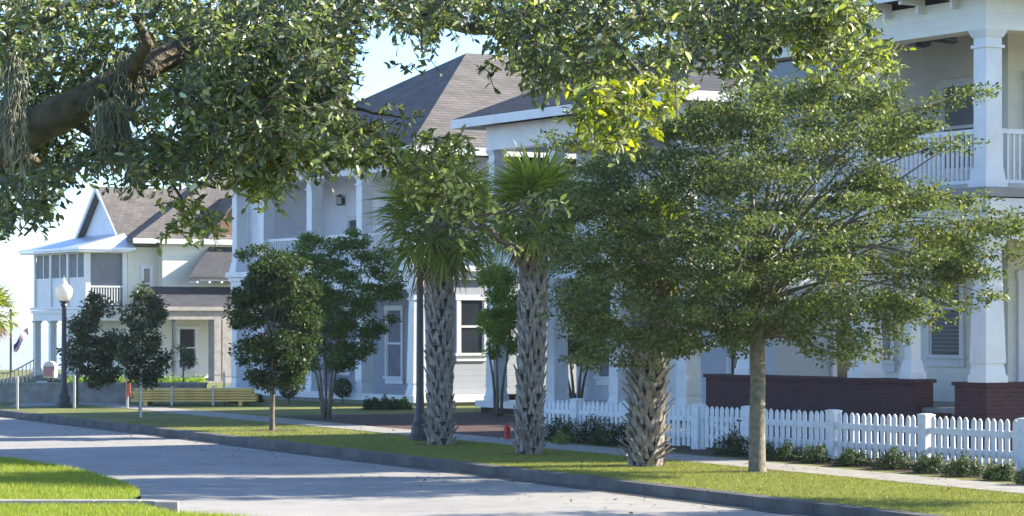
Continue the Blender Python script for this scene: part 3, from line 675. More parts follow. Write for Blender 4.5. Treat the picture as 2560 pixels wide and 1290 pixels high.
# ---------------------------------------------------------------- street furniture
def lamp(label, base, scale_h):
    b = G(*base); t = thing('street_lamp', label, 'street lamp', b, 0, 'street lamps along the verge')
    H = scale_h
    m = MB(); m.lathe([(.2, -.05), (.2, .1), (.17, .13), (.16, .3), (.12, .36), (.095, .55), (.08, .62), (.072, 1.0), (.06, H - .12), (.1, H - .1), (.07, H - .03), (.12, H)], n=14); m.build('post', M['bronze'], t, smooth=False)
    g = MB(); g.lathe([(.11, H), (.2, H + .14), (.235, H + .27), (.215, H + .38), (.12, H + .47), (.1, H + .49)], n=18); g.build('lamp_globe', M['white_globe'], t, smooth=True)
    f = MB(); f.lathe([(.11, H + .49), (.07, H + .55), (.03, H + .57), (.045, H + .6), (.012, H + .64), (.004, H + .7)], n=10); f.build('finial', M['white_globe'], t)
    c = MB(); c.lathe([(.125, H - .01), (.13, H + .05), (.1, H + .07)], n=14); c.build('collar', M['bronze'], t)
    return t
lamp('dark street lamp with white acorn globe beside young magnolias near the water', (160, 1019), 2.78)
lamp('dark street lamp post standing beside the shaggy palm, its top lost in fronds', (1050, 1102), 3.75)

hy = thing('fire_hydrant', 'small red fire hydrant on the grass behind a palm trunk', 'hydrant', G(1268, 1099), 0)
m = MB(); m.lathe([(.13, -.02), (.13, .03), (.085, .04), (.085, .3), (.11, .31), (.11, .34)], n=14); m.build('barrel', M['red'], hy)
m = MB(); m.lathe([(.105, .34), (.09, .4), (.05, .44), (.025, .45), (.025, .48)], n=14); m.build('bonnet', M['red'], hy)
for a in (0, math.pi):
    m = MB(); m.tube([(.07 * math.cos(a), 0, .24), (.13 * math.cos(a), 0, .24)], .038, 10); m.build('nozzle', M['red'], hy)
hy.scale = (.62, .62, .62)

# items on the left lots
def post_obj(name, label, cat, base, h, w, m_, group=None):
    b = G(*base); mb = MB(); mb.box(-w / 2, w / 2, -w / 2, w / 2, -.1, h - .03); mb.frus(0, 0, h - .03, h, w / 2, w / 5)
    return tag(mb.build(name, m_, loc=b), label, cat, group)
ST = [((43, 1024), .86, 'pale wooden stake by the driveway, leftmost of the stakes'), ((186, 1022), .86, 'pale wooden stake just left of a young magnolia and right of the street lamp'),
      ((318, 1021), .9, 'pale wooden stake with orange ribbon at the left end of the lumber'), ((560, 1012), .9, 'pale wooden stake at the right end of the lumber pile'), ((352, 1044), 1.15, 'pale support stake beside the trunk of the right young magnolia')]
stk = [post_obj('stake', l, 'stake', b, h, .055, M['stake'], 'pale stakes on the verge') for b, h, l in ST]
def rope(a, b, label):
    m = MB(); a, b = Vector(a), Vector(b); o = a.copy(); m.tube([q - o for q in curve(a, b, (0, 0, -.04), 9)], .009, 5)
    return tag(m.build('rope', M['trim'], loc=o), label, 'rope')
s3, s4 = stk[2].location, stk[3].location
rope(s3 + Vector((0, -.03, .8)), s4 + Vector((0, -.03, .82)), 'white line stretched between two stakes over the lumber pile')
rope(s4 + Vector((0, -.03, .78)), G(690, 1010) + Vector((0, 0, .72)), 'white line running right from the stake behind the street tree')
rb = MB(); rb.box(-.05, .05, -.03, .03, 0, .3); rb.prism([(-.05, .0, .0), (.05, 0, 0), (.09, 0, -.16), (.0, 0, -.1), (-.06, 0, -.2)], (0, .01, 0))
tag(rb.build('ribbon', mat('orange_ribbon', (.6, .14, .06), .6), loc=s3 + Vector((.04, -.05, .42))), 'orange ribbon tied to the stake at the lumber', 'ribbon')
# lumber: separate boards piled on two bearers
L0 = G(330, 1016); LX0, LX1 = G(328, 1014).x, G(640, 1014).x; LY = G(480, 1014).y
nm = 'long yellow pine board in the lumber pile on the lawn'
for lay in range(5):
    for r in range(4):
        m = MB(); e0 = random.uniform(0, .12); e1 = random.uniform(-.5, .05) if lay > 2 else random.uniform(-.1, .05)
        if lay == 4 and r == 0: e0 += .3
        m.box(LX0 + e0 - LX0, LX1 - LX0 + e1, -.12, .12, -.028, .028)
        tag(m.build('lumber_board', M['lumber'], loc=(LX0, LY + r * .26 + random.uniform(-.015, .015), .14 + lay * .072)), nm, 'board', 'boards of the lumber pile')
for k, fx in enumerate((.12, .88)):
    m = MB(); m.box(-.05, .05, -.2, 1.0, -.02, .1); tag(m.build('bearer', M['lumber'], loc=(LX0 + (LX1 - LX0) * fx, LY, .01)), ('left', 'right')[k] + ' wooden bearer under the lumber pile', 'bearer', 'bearers under the lumber')
for k, fx in enumerate((.33, .66)):
    m = MB(); m.box(-.03, .03, -.15, -.13, 0, .5); m.box(-.03, .03, -.15, .95, .5, .51); tag(m.build('strap', M['stake'], loc=(LX0 + (LX1 - LX0) * fx, LY, .01)), ('left', 'right')[k] + ' pale strap round the lumber pile', 'strap', 'straps round the lumber')
m = MB(); m.box(-6.1, 0, 0, .3, -.1, .5); m.box(-6.14, .02, -.03, .33, .5, .56)
tag(m.build('retaining_wall', M['concrete'], loc=(G(500, 1010).x, G(300, 1008).y + .6, 0)), 'low grey concrete garden wall behind the young magnolias', 'wall')
m = MB(); m.box(0, 4.6, 0, .3, -.1, .44); m.box(-.02, 4.62, -.03, .33, .44, .5)
tag(m.build('garden_wall', mat('white_wall', (.62, .62, .6), .7, .1), loc=(-17.8, G(30, 1001).y, 0)), 'low white wall in front of the waterfront stair rail', 'wall')
dv = MB(); a, b, c, d = G(20, 1018), G(150, 1016), G(155, 1000), G(60, 1001); dv.face([(q.x, q.y, .01) for q in (a, b, c, d)])
structure('driveway', dv, M['concrete'])
# stair rail
RL = thing('stair_rail', 'grey metal stair rail rising to the waterfront house porch', 'handrail', G(0, 962), 0)
o = RL.location; Yr = o.y; sp = Yr / F
def rp(px, py): return ((px - 0) * sp - 0.0, 0, EYE - (py - HY) * sp)
m = MB(); m.bar(rp(-40, 934), rp(26, 932), .05); m.bar(rp(26, 932), rp(88, 898), .05); m.bar(rp(-40, 960), rp(26, 960), .04); m.bar(rp(26, 958), rp(88, 930), .04); m.build('rail', M['raw_wood'], RL)
for i in range(13):
    x = -30 + i * 9.6; y = 933 if x < 26 else 932 - (x - 26) * .55
    m = MB(); q = Vector(rp(x, y)); m.bar((q.x, 0, max(q.z - .62, 0)), q, .035); m.build('baluster', M['raw_wood'], RL)
RL.location = (o.x, o.y, 0)
FP = thing('flagpole', 'grey pole with flag beside the water at the far left', 'flagpole', G(27, 945, -.2), 0)
m = MB(); m.tube([(0, 0, -.05), (0, 0, 3.0)], [.06, .05], 10); m.build('pole', M['bronze'], FP); m = MB(); m.lathe([(.05, 3.0), (.09, 3.04), (.05, 3.12)]); m.build('cap', M['bronze'], FP)
def flagmat():
    m = mat('flag_cloth', (.6, .6, .6), .8); t = m.node_tree; b = t.nodes['Principled BSDF']
    tc = t.nodes.new('ShaderNodeTexCoord'); sp_ = t.nodes.new('ShaderNodeSeparateXYZ'); t.links.new(tc.outputs['UV'], sp_.inputs[0])
    st = mathn(t, 'LESS_THAN', mathn(t, 'FRACT', mathn(t, 'MULTIPLY', sp_.outputs['Y'], 6.5)), .5)
    mx = t.nodes.new('ShaderNodeMixRGB'); mx.inputs[1].default_value = (.6, .6, .62, 1); mx.inputs[2].default_value = (.38, .03, .05, 1); t.links.new(st, mx.inputs[0])
    ca = mathn(t, 'MULTIPLY', mathn(t, 'LESS_THAN', sp_.outputs['X'], .4), mathn(t, 'GREATER_THAN', sp_.outputs['Y'], .46))
    m2 = t.nodes.new('ShaderNodeMixRGB'); t.links.new(ca, m2.inputs[0]); t.links.new(mx.outputs[0], m2.inputs[1]); m2.inputs[2].default_value = (.03, .05, .16, 1)
    t.links.new(m2.outputs[0], b.inputs['Base Color']); return m
def flag():
    n, k = 14, 8; vs, fs, uvs = [], [], []
    yy = FP.location.y; s_ = yy / F
    for i in range(n + 1):
        for j in range(k + 1):
            a, c = i / n, j / k
            px = 33 + a * 36 + (1 - c) * 1 + 6 * math.sin(a * 3) * (1 - c) * .3; py = 862 - a * 46 + (1 - c) * (24 - 6 * a) + 3 * math.sin(a * 7)
            vs.append(((px - 27) * s_, .12 * math.sin(a * 8 + c), EYE - (py - HY) * s_ - FP.location.z)); uvs.append((a, c))
    for i in range(n):
        for j in range(k): q = i * (k + 1) + j; fs.append((q, q + k + 1, q + k + 2, q + 1))
    me = bpy.data.meshes.new('flag'); me.from_pydata(vs, [], fs); ul = me.uv_layers.new(name='UVMap')
    for l in me.loops: ul.data[l.index].uv = uvs[l.vertex_index]
    o = link('flag', me, flagmat()); o.location = FP.location; sm = o.modifiers.new('thick', 'SOLIDIFY'); sm.thickness = .012
    return tag(o, 'red and white striped flag with blue corner flying at the far left', 'flag')
flag()
MBX = thing('mailbox', 'white mailbox with reddish front panel beside the street lamp', 'mailbox', G(128, 976), 0)
sp = MBX.location.y / F; zz = lambda y: EYE - (y - HY) * sp
m = MB(); m.box(-.22, .16, -.3, .3, zz(944), zz(916)); m.tube([(-.03, -.3, zz(917)), (-.03, .3, zz(917))], .19, 14); m.build('box', M['trim'], MBX)
m = MB(); m.box(-.21, .1, -.33, -.3, zz(941), zz(916)); m.build('front_panel', mat('faded_red', (.4, .2, .22), .6), MBX)
m = MB(); m.box(-.03, .05, -.04, .04, -.05, zz(944)); m.build('post', M['dark'], MBX)
PD = thing('utility_pedestal', 'small white utility pedestal by the driveway left of the street lamp', 'pedestal', G(104, 994), 0)
m = MB(); m.box(-.13, .13, -.12, .12, -.05, .44); m.build('cabinet', M['trim'], PD); m = MB(); m.frus(0, 0, .44, .5, .16, .12); m.build('lid', M['stake'], PD)
BW = thing('planter_bowl', 'dark round planter bowl at the edge of the driveway', 'planter', G(100, 1003), 0)
m = MB(); m.lathe([(.2, -.02), (.3, .06), (.36, .16), (.42, .22), (.42, .25), (.36, .25), (.33, .2)], n=18); m.build('bowl', mat('dark_stone', (.06, .065, .08), .8), BW)
m = MB(); m.lathe([(.0, .2), (.33, .2), (.2, .23), (.01, .24)], n=16); m.build('soil', M['soil'], BW)

# ---------------------------------------------------------------- trees along the street
tree('street_tree', 'broad spreading elm with slim smooth trunk in front of the picket fence', 'tree', (1893, 1181),
     [(1400, 650), (1405, 500), (1440, 420), (1560, 330), (1700, 285), (1850, 235), (1980, 205), (2120, 205), (2260, 250), (2310, 300), (2230, 385), (2190, 440), (2290, 490), (2440, 500), (2540, 560), (2440, 620), (2400, 720), (2350, 770), (2240, 800), (2130, 870), (2020, 850), (1900, 830), (1780, 880), (1620, 890), (1480, 870), (1410, 770)],
     (1880, 570), 2.9, 500, 215, (.4, .4, .15), .066, M['elm_leaf'], M['elm_bark'], 850, .12, 42, up=.9, jit=.95, feather=150,
     extra=[(2340, 265, 0), (2395, 240, -.1), (2450, 228, -.1), (2330, 372, -.3), (2385, 362, -.3), (2300, 470, -.4), (2400, 505, -.3), (2480, 570, -.5), (2540, 545, -.5), (2590, 600, -.4), (2500, 640, -.4), (2460, 740, -.7), (2430, 690, -.5), (2400, 760, -.6), (1385, 345, .2), (1430, 360, .2), (1500, 340, 0), (1380, 600, 0), (1450, 900, .3), (1560, 905, .2), (2080, 890, -.5), (2170, 880, -.4)])
tree('street_tree', 'dark dense small tree with single thin trunk on the verge left of the crape myrtle', 'tree', (680, 1077),
     [(590, 640), (640, 610), (700, 640), (760, 660), (790, 760), (780, 880), (740, 960), (680, 975), (620, 940), (585, 850), (580, 740)], (690, 800), .95, 125, 210, (.24, .24, .16), .082, M['dark_leaf'], M['bark'], 960, .055, 40)
tree('crape_myrtle', 'many stemmed crape myrtle with bright top left of the lamp post', 'tree', (815, 1047),
     [(690, 640), (720, 590), (790, 585), (850, 600), (880, 570), (900, 600), (960, 620), (1000, 690), (1010, 760), (960, 830), (900, 900), (830, 930), (770, 920), (730, 850), (700, 740)], (850, 760), 1.25, 165, 200, (.27, .27, .15), .078, M['myrtle_leaf'], M['elm_bark'], 900, .034, 60, stems=5)
tree('crape_myrtle', 'light green crape myrtle between the two tall palms', 'tree', (1245, 1040),
     [(1190, 700), (1230, 660), (1290, 690), (1300, 780), (1290, 880), (1240, 900), (1200, 850)], (1245, 790), .8, 60, 170, (.24, .24, .2), .09, M['bright_leaf'], M['bark'], 920, .04, 25, stems=3)
tree('crape_myrtle', 'light green crape myrtle right of the middle palm under the elm', 'tree', (1440, 1030),
     [(1360, 700), (1420, 640), (1560, 700), (1590, 820), (1540, 900), (1420, 890), (1370, 820)], (1470, 790), 1.2, 90, 170, (.28, .28, .2), .09, M['myrtle_leaf'], M['bark'], 930, .045, 30, stems=4)
tree('young_magnolia', 'young dark magnolia right beside the street lamp', 'tree', (192, 1013),
     [(165, 850), (178, 770), (210, 740), (265, 745), (275, 810), (310, 860), (300, 930), (250, 965), (200, 960), (170, 920)], (225, 860), .6, 66, 100, (.24, .24, .2), .12, M['magnolia_leaf'], M['bark'], 950, .04, 30, group='young magnolias on the verge')
tree('young_magnolia', 'young glossy magnolia with slim trunk in front of the lumber end', 'tree', (350, 1043),
     [(300, 850), (320, 760), (350, 725), (390, 745), (410, 800), (415, 900), (390, 950), (340, 960), (305, 930)], (358, 850), .7, 58, 90, (.2, .2, .2), .11, M['magnolia_leaf'], M['bark'], 945, .035, 25, group='young magnolias on the verge')
tree('street_tree', 'small sapling in front of the window of the waterfront house', 'tree', (458, 985),
     [(435, 870), (465, 860), (480, 890), (475, 925), (445, 920)], (455, 890), .5, 14, 60, (.22, .22, .15), .07, M['dark_leaf'], M['bark'], 930, .03, 14)
b = W(33.9, 38.5); t = thing('sun_blocker_tree', 'unseen tall evergreen added to shade the cream house, beyond the right edge', 'tree', b, 0)  # unseen blocker, shaped to keep sun off the porch corner
cl = RNG.normal(0, 1, (260, 3)); cl /= np.linalg.norm(cl, axis=1, keepdims=True); cl *= RNG.uniform(.2, 1, (260, 1)) ** .5 * np.array([1.15, 1.15, 5.2]); cl[:, 2] += 7.9
pos, nr, d, L, Wd = scatter(cl, 110, (.35, .35, .5), .2); leaves('crown', pos, nr, d, L, Wd, M['dark_leaf'], t)
m = MB(); m.tube([(0, 0, -.05), (0, 0, 4), (.1, 0, 9), (0, 0, 12.5)], [.25, .2, .12, .03], 10); m.build('trunk', M['bark'], t)
b = W(48.3, 44.5); t = thing('sun_blocker_tree', 'unseen dense tree added between two houses to shade the blue grey one', 'tree', b, 0)  # hidden blocker added to keep sun off the neighbouring side wall
cl = RNG.normal(0, 1, (200, 3)); cl /= np.linalg.norm(cl, axis=1, keepdims=True); cl *= RNG.uniform(.2, 1, (200, 1)) ** .5 * np.array([2.0, 2.4, 3.6]); cl[:, 2] += 5.0
pos, nr, d, L, Wd = scatter(cl, 90, (.5, .5, .4), .2); leaves('crown', pos, nr, d, L, Wd, M['dark_leaf'], t)
m = MB(); m.tube([(0, 0, -.05), (0, 0, 3), (.1, 0, 6), (0, 0, 8)], [.2, .16, .1, .03], 10); m.build('trunk', M['bark'], t)
# trees outside the frame on the right that shade the lawn and the road
for i, (u, v, s_) in enumerate(((25.6, 24.9, .9),)):
    b = W(u, v); t = thing('street_tree', 'street tree on the verge beyond the right edge', 'tree', b, 0)
    cl = RNG.normal(0, 1, (120, 3)); cl /= np.linalg.norm(cl, axis=1, keepdims=True); cl *= RNG.uniform(.3, 1, (120, 1)) * np.array([2.2, 2.2, 1.6]) * s_; cl[:, 2] += 3.9 * s_
    pos, nr, d, L, Wd = scatter(cl, 130, (.42, .42, .15), .09); leaves('crown', pos, nr, d, L, Wd, M['elm_leaf'], t)
    m = MB(); m.tube([(0, 0, -.05), (0, 0, 1.5), (.1, 0, 3.2), (0, 0, 5)], [.15, .12, .09, .02], 10); m.build('trunk', M['elm_bark'], t)

# ---------------------------------------------------------------- palms
def palm(label, base, top_py, r, crown_r, nf, lean=0.0, boots=130, boot_len=.34, base_z=0.0, shag=1.0, dead=8, pet=.5, name_group='sabal palms on the verge'):
    boots = int(boots * 1.2); b = G(base[0], base[1], base_z); t = thing('sabal_palm', label, 'palm', b, 0, name_group)
    H = EYE - (top_py - HY) / F * b.y - base_z
    core = MB(); core.tube([(lean * (z / H), 0, z) for z in (-.05, .1, H * .3, H * .6, H)], [r * .98, r * .85, r * .8, r * .78, r * .7], 16)
    core.build('trunk', M['boot_core'], t)
    bm = MB()
    for i in range(boots):
        z = -.1 + (H + .02) * (i / boots) ** 1.0; a = i * 2.39996 + random.uniform(-.12, .12)
        sp_ = random.uniform(.45, 1.05) * shag * (1.6 if z < .3 or z > H - .4 else 1.0)
        c, s_ = math.cos(a), math.sin(a); rad = Vector((c, s_, 0)); tan = Vector((-s_, c, 0)); o = Vector((lean * z / H, 0, z))
        L = boot_len * random.uniform(.75, 1.2); w0 = r * random.uniform(.34, .56); th = .03
        p0 = o + rad * r * .8; p1 = o + rad * (r * .98 + .02) + Vector((0, 0, L * .5)); p2 = o + rad * (r + .14 * sp_ * L / .34) + Vector((0, 0, L * random.uniform(.85, 1.0)))
        tw = random.uniform(-.04, .04)
        for sgn in (-1, 1):
            q0, q1 = p0 + tan * sgn * w0 * .55, p1 + tan * sgn * w0 * .3
            bm.hexa([q0 - tan * w0 * .4, q0 + tan * w0 * .4, q0 + tan * w0 * .4 + rad * th * 1.6, q0 - tan * w0 * .4 + rad * th * 1.6],
                    [q1 - tan * w0 * .28, q1 + tan * w0 * .28, q1 + tan * w0 * .28 + rad * th, q1 - tan * w0 * .28 + rad * th])
        q1 = p1; q2 = p2 + tan * tw
        bm.hexa([q1 - tan * w0 * .5, q1 + tan * w0 * .5, q1 + tan * w0 * .5 + rad * th, q1 - tan * w0 * .5 + rad * th],
                [q2 - tan * w0 * .3, q2 + tan * w0 * .3, q2 + tan * w0 * .3 + rad * th * .7, q2 - tan * w0 * .3 + rad * th * .7])
    bm.build('boots', M['boot'], t)
    pm = MB(); pos, nr, dv_, Ls, Ws = [], [], [], [], []; dpos = [[], [], [], [], []]
    top = Vector((lean, 0, H))
    for i in range(nf + dead):
        isd = i >= nf
        a = i * 2.39996; el = math.radians(random.uniform(-75, -45)) if isd else math.radians(82 - 135 * (i / nf) ** 1.15 + random.uniform(-8, 8))
        d = Vector((math.cos(a) * math.cos(el), math.sin(a) * math.cos(el), math.sin(el)))
        plen = pet * random.uniform(.8, 1.2) * (.8 if isd else 1)
        st = top + Vector((math.cos(a), math.sin(a), 0)) * r * .5 + Vector((0, 0, -.05 if not isd else -.2))
        en = st + d * plen + Vector((0, 0, -.06 * plen))
        pm.tube([st, st.lerp(en, .5) + Vector((0, 0, .03)), en], [.022, .014, .01], 5)
        side = d.cross(Vector((0, 0, 1))).normalized(); nrm = side.cross(d).normalized()
        K = 26 if not isd else 14; tgt = (pos, nr, dv_, Ls, Ws) if not isd else dpos
        for k in range(K):
            f = math.radians(-105 + 210 * k / (K - 1)); dir_ = (d * math.cos(f) + side * math.sin(f) + nrm * .18 * abs(math.sin(f)))
            L = (crown_r - pet * .6) * (1 - .28 * abs(f) / 1.8) * random.uniform(.85, 1.1)
            dir_ = (dir_ + Vector((0, 0, -.22 if not isd else -.8)) + Vector((random.gauss(0, .06), random.gauss(0, .06), random.gauss(0, .06)))).normalized()
            tgt[0].append(en); tgt[1].append(nrm + Vector((random.gauss(0, .25), random.gauss(0, .25), 0))); tgt[2].append(dir_); tgt[3].append(L); tgt[4].append(.05)
    pm.build('petioles', M['palm_leaf'], t)
    A = lambda l: np.array([tuple(q) for q in l])
    leaves('fronds', A(pos), A(nr), A(dv_), np.array(Ls), np.array(Ws), M['palm_leaf'], t, droop=.18)
    if dead: leaves('dead_fronds', A(dpos[0]), A(dpos[1]), A(dpos[2]), np.array(dpos[3]), np.array(dpos[4]) * .8, M['palm_dead'], t, droop=.25)
    return t
palm('tall sabal palm with drooping dark fronds beside the lamp post', (1100, 1113), 545, .19, 1.25, 60, boots=150, dead=6, pet=.62, shag=.7)
palm('tall sabal palm in the middle with upright sunlit fronds and brown dead ones', (1322, 1136), 520, .185, 1.05, 40, lean=.12, boots=160, dead=12, pet=.45, shag=.7)
palm('stout shaggy sabal palm with sunlit right edge under the elm', (1615, 1166), 600, .235, .95, 26, lean=.1, boots=190, boot_len=.3, shag=1.25, dead=4, pet=.45)
palm('small far palm at the left edge above the flagpole', (-22, 985), 775, .2, .9, 26, boots=50, dead=8, name_group='palms by the water')

# ---------------------------------------------------------------- shrubs
for i, (px, py, w, h) in enumerate(((1905, 1148, .5, .27), (1970, 1152, .52, .28), (2040, 1158, .5, .28), (2130, 1166, .52, .26), (2235, 1174, .56, .33), (2325, 1183, .52, .28), (2412, 1192, .54, .31), (2500, 1201, .48, .25), (2590, 1214, .52, .28))):
    bush('shrub', ['dark low shrub just right of the elm trunk by the fence', 'dark low shrub second from the elm trunk at the fence foot', 'dark low shrub in the middle of the fence row, fully shaded', 'dark low shrub below the fence post near the brick wall', 'rounded shrub below the wide fence post', 'loose shrub with sunlit leaves right of the wide fence post', 'rounded sunlit shrub, third from the right frame edge', 'small shrub at the fence foot near the right frame edge', 'shrub cut by the right frame edge'][i],
         (px, py), w, h, M['dark_leaf'], 1900, .034, .5, 'low shrubs along the picket fence')
for i, (px, py, w, h) in enumerate(((1395, 1102, .85, .42), (1465, 1107, .85, .46), (1535, 1113, .8, .44), (1835, 1140, .62, .42))):
    bush('hedge_shrub', ['clipped dark shrub right of the middle palm at the fence', 'clipped dark shrub in the middle left of the stout palm', 'clipped dark shrub touching the stout palm', 'clipped dark shrub between the gate and the elm trunk'][i], (px, py), w, h, M['dark_leaf'], 2200, .04, .5, 'clipped shrubs at the fence')
bush('shrub', 'small round yellow green shrub in front of the dark hedge', (1403, 1112), .3, .25, M['yellow_bush'], 420, .04)
for px, py, lab in ((722, 1010, 'round topiary ball on a stem left of the crape myrtle'), (856, 1008, 'round topiary ball on a stem right of the crape myrtle stems')):
    b = G(px, py); t = thing('topiary', lab, 'plant', b, 0, 'topiary balls at the porch'); n = 1500
    o = RNG.normal(0, 1, (n, 3)); o /= np.linalg.norm(o, axis=1, keepdims=True); pos = o * .27 * RNG.uniform(.8, 1.05, (n, 1)) + np.array([0, 0, .43])
    L = .05 * RNG.uniform(.7, 1.3, n); leaves('foliage', pos, o + RNG.normal(0, .5, (n, 3)), RNG.normal(0, 1, (n, 3)), L, L * .6, M['dark_leaf'], t)
    m = MB(); m.tube([(0, 0, -.02), (0, 0, .3)], .025, 6); m.build('stem', M['bark'], t)
for i, (px, py, w, h, mm) in enumerate(((590, 1008, .5, .25, 'dark_leaf'), (635, 1006, .5, .22, 'dark_leaf'), (930, 1024, .5, .3, 'dark_leaf'), (965, 1025, .5, .34, 'dark_leaf'), (1005, 1024, .5, .28, 'myrtle_leaf'), (1192, 1012, .5, 1.1, 'dark_leaf'), (1690, 1030, .7, .75, 'red_bush'), (1730, 1030, .6, .6, 'red_bush'), (1500, 1020, .7, .8, 'dark_leaf'), (1545, 1020, .6, .7, 'dark_leaf'), (2060, 1090, .9, .55, 'red_bush'), (2200, 1090, .9, .6, 'red_bush'), (2350, 1100, .9, .65, 'red_bush'), (2480, 1110, 1.0, .7, 'red_bush'))):
    lab = ['low shrub at the right end of the lumber pile', 'low shrub left of the dark street tree', 'spiky low plant at the porch edge, left of three', 'spiky low plant at the porch edge, middle of three', 'spiky low plant at the porch edge nearest the lamp post', 'tall narrow dark shrub beside the column behind the palms', 'bronze shrub behind the fence right of the stout palm', 'bronze shrub behind the gate post', 'dark shrub behind the fence right of the middle palm', 'dark shrub behind the fence just left of the stout palm', 'bronze shrub in front of the brick porch wall right of the elm trunk', 'bronze shrub in front of the brick wall end', 'bronze shrub before the brick steps', 'bronze shrub under the corner column'][i]
    bush('shrub', lab, (px, py), w, h, M[mm], 800, .07)
# the sunlit hedge behind the garden wall
b = G(330, 962, -.2)
n = 5000; pos = np.stack([RNG.uniform(-2.6, 2.9, n), RNG.uniform(-.5, .5, n), np.abs(RNG.normal(0, .13, n))], 1)
L = .12 * RNG.uniform(.6, 1.3, n)
o = leaves('ground_cover', pos, RNG.normal(0, 1, (n, 3)) + np.array([0, 0, .6]), RNG.normal(0, 1, (n, 3)) + np.array([0, 0, .8]), L, L * .4, M['bright_leaf'], loc=b); o['kind'] = 'stuff'

# ---------------------------------------------------------------- grass
def grass(name, pts, ln, wd, m, lean=.5):
    n = len(pts); nr = RNG.normal(0, 1, (n, 3)) * np.array([1, 1, .2]); d = np.array([0, 0, 1.0]) + RNG.normal(0, lean, (n, 3)) * np.array([1, 1, .1])
    L = ln * RNG.uniform(.55, 1.25, n)
    o = leaves(name, pts, nr, d, L, np.full(n, wd), m, style='blade', droop=.2); o['kind'] = 'stuff'; return o
ip = [(p.x, p.y) for p in isl] + [(isl[-1].x, kl + .02), (-9, kl + .02), (-10, isl[0].y)]
g2 = sample_poly(ip, 60000); grass('grass', np.column_stack([g2, np.full(len(g2), -.01)]), .07, .009, M['grass_blade'])
fp_ = [(-7, kl - .34), (G(340, 1272).x, kl - .36), (G(430, 1282).x, G(430, 1282).y), (G(600, 1291).x, G(600, 1291).y), (G(900, 1330).x, G(900, 1330).y), (-6, G(0, 1330).y)]
g2 = sample_poly(fp_, 26000); grass('grass', np.column_stack([g2, np.full(len(g2), -.01)]), .07, .009, M['grass_blade'])
n = 700; lu = RNG.uniform(26, 60, n); lv = RNG.uniform(-2.2, 4.4, n) ; lz = np.where(lv < .0, -.128, np.where(lv > 3.3, .018, .02))
lp = np.stack([-SA * lu + CA * (20 + .1 * (lu - 27.4) + lv), CA * lu + SA * (20 + .1 * (lu - 27.4) + lv), lz], 1); L = RNG.uniform(.04, .09, n)
o = leaves('fallen_leaves', lp, RNG.normal(0, .25, (n, 3)) + np.array([0, 0, 1]), RNG.normal(0, 1, (n, 3)), L, L * .5, M['palm_dead']); o['kind'] = 'stuff'
us = 22 + 40 * RNG.uniform(0, 1, 170000) * RNG.uniform(.3, 1, 170000); vo = RNG.uniform(.17, 3.36, len(us))
xy = np.stack([-SA * us + CA * (20 + .1 * (us - 27.4) + vo), CA * us + SA * (20 + .1 * (us - 27.4) + vo), np.full(len(us), -.005)], 1)
grass('grass', xy, .04, .008, M['verge_blade'], .7)

# ---------------------------------------------------------------- the overhanging oak
OY = 12.0
OB = Vector((-5.2, 12.4, -.1))
OAK = thing('live_oak', 'large live oak whose leafy limbs hang over the top of the view', 'tree', OB, 0)
def op(px, py, dy=0): return P(px, py, OY + dy) - OB
limbs = MB()
main = [Vector((0, 0, 0)), Vector((.1, 0, 1.6)), Vector((.6, -.1, 2.3)), op(-260, 500, .2), op(0, 365, 0), op(150, 285, -.1), op(300, 205, -.1), op(430, 135, 0), op(560, 60, .2), op(760, -60, .3), op(1000, -160, .3)]
limbs.tube(main, [.42, .32, .22, .1, .088, .077, .066, .055, .045, .036, .03], 14)
br = [([op(300, 205, -.1), op(360, 130, -.4), op(350, 60, -.5), op(420, -60, -.6)], .035),
      ([op(560, 60, .2), op(720, 130, 0), op(850, 260, -.2), op(960, 370, -.3), op(1060, 460, -.35), op(1160, 545, -.4), op(1230, 590, -.4), op(1300, 625, -.4)], .03),
      ([op(850, 260, -.2), op(930, 285, -.3), op(1060, 290, -.3)], .01), ([op(1160, 545, -.4), op(1260, 530, -.4), op(1340, 490, -.4)], .009),
      ([op(760, -60, .3), op(1000, 20, .1), op(1250, 60, 0), op(1500, 60, 0), op(1750, 60, -.1), op(1980, 70, -.2), op(2180, 120, -.2)], .035),
      ([op(1500, 60, 0), op(1600, 180, -1.2), op(1560, 300, -1.5), op(1500, 360, -1.5)], .012), ([op(0, 365, 0), op(120, 420, .2), op(110, 520, .2), op(60, 590, .2)], .02),
      ([op(150, 285, -.1), op(300, 380, .1), op(420, 440, .1), op(540, 470, 0)], .02), ([op(420, 440, .1), op(470, 520, -.1), op(500, 590, -.1)], .008),
      ([op(430, 135, 0), op(560, 260, -.1), op(640, 400, -.1), op(660, 470, -.1)], .018), ([op(-260, 500, .2), op(-200, 300, 0), op(-60, 120, -.3), op(100, 40, -.5), op(300, 0, -.5)], .05)]
for pth, r in br:
    fine = []
    for i in range(len(pth) - 1):
        for k in range(3): fine.append(pth[i].lerp(pth[i + 1], k / 3) + Vector((random.gauss(0, r * .4), 0, random.gauss(0, r * .4))))
    fine.append(pth[-1]); limbs.tube(fine, [r * (1 - .75 * i / (len(fine) - 1)) for i in range(len(fine))], 7)
skel = [q for pth, r in br for q in pth] + main[3:]
twig = MB(); TL = {'oak_leaf': [[], [], [], [], []], 'oak_light': [[], [], [], [], []], 'oak_yellow': [[], [], [], [], []]}
LZ = np.array([(-80, 500), (-80, 220), (150, 130), (390, 40), (500, 80), (500, 190), (350, 310), (130, 450)])
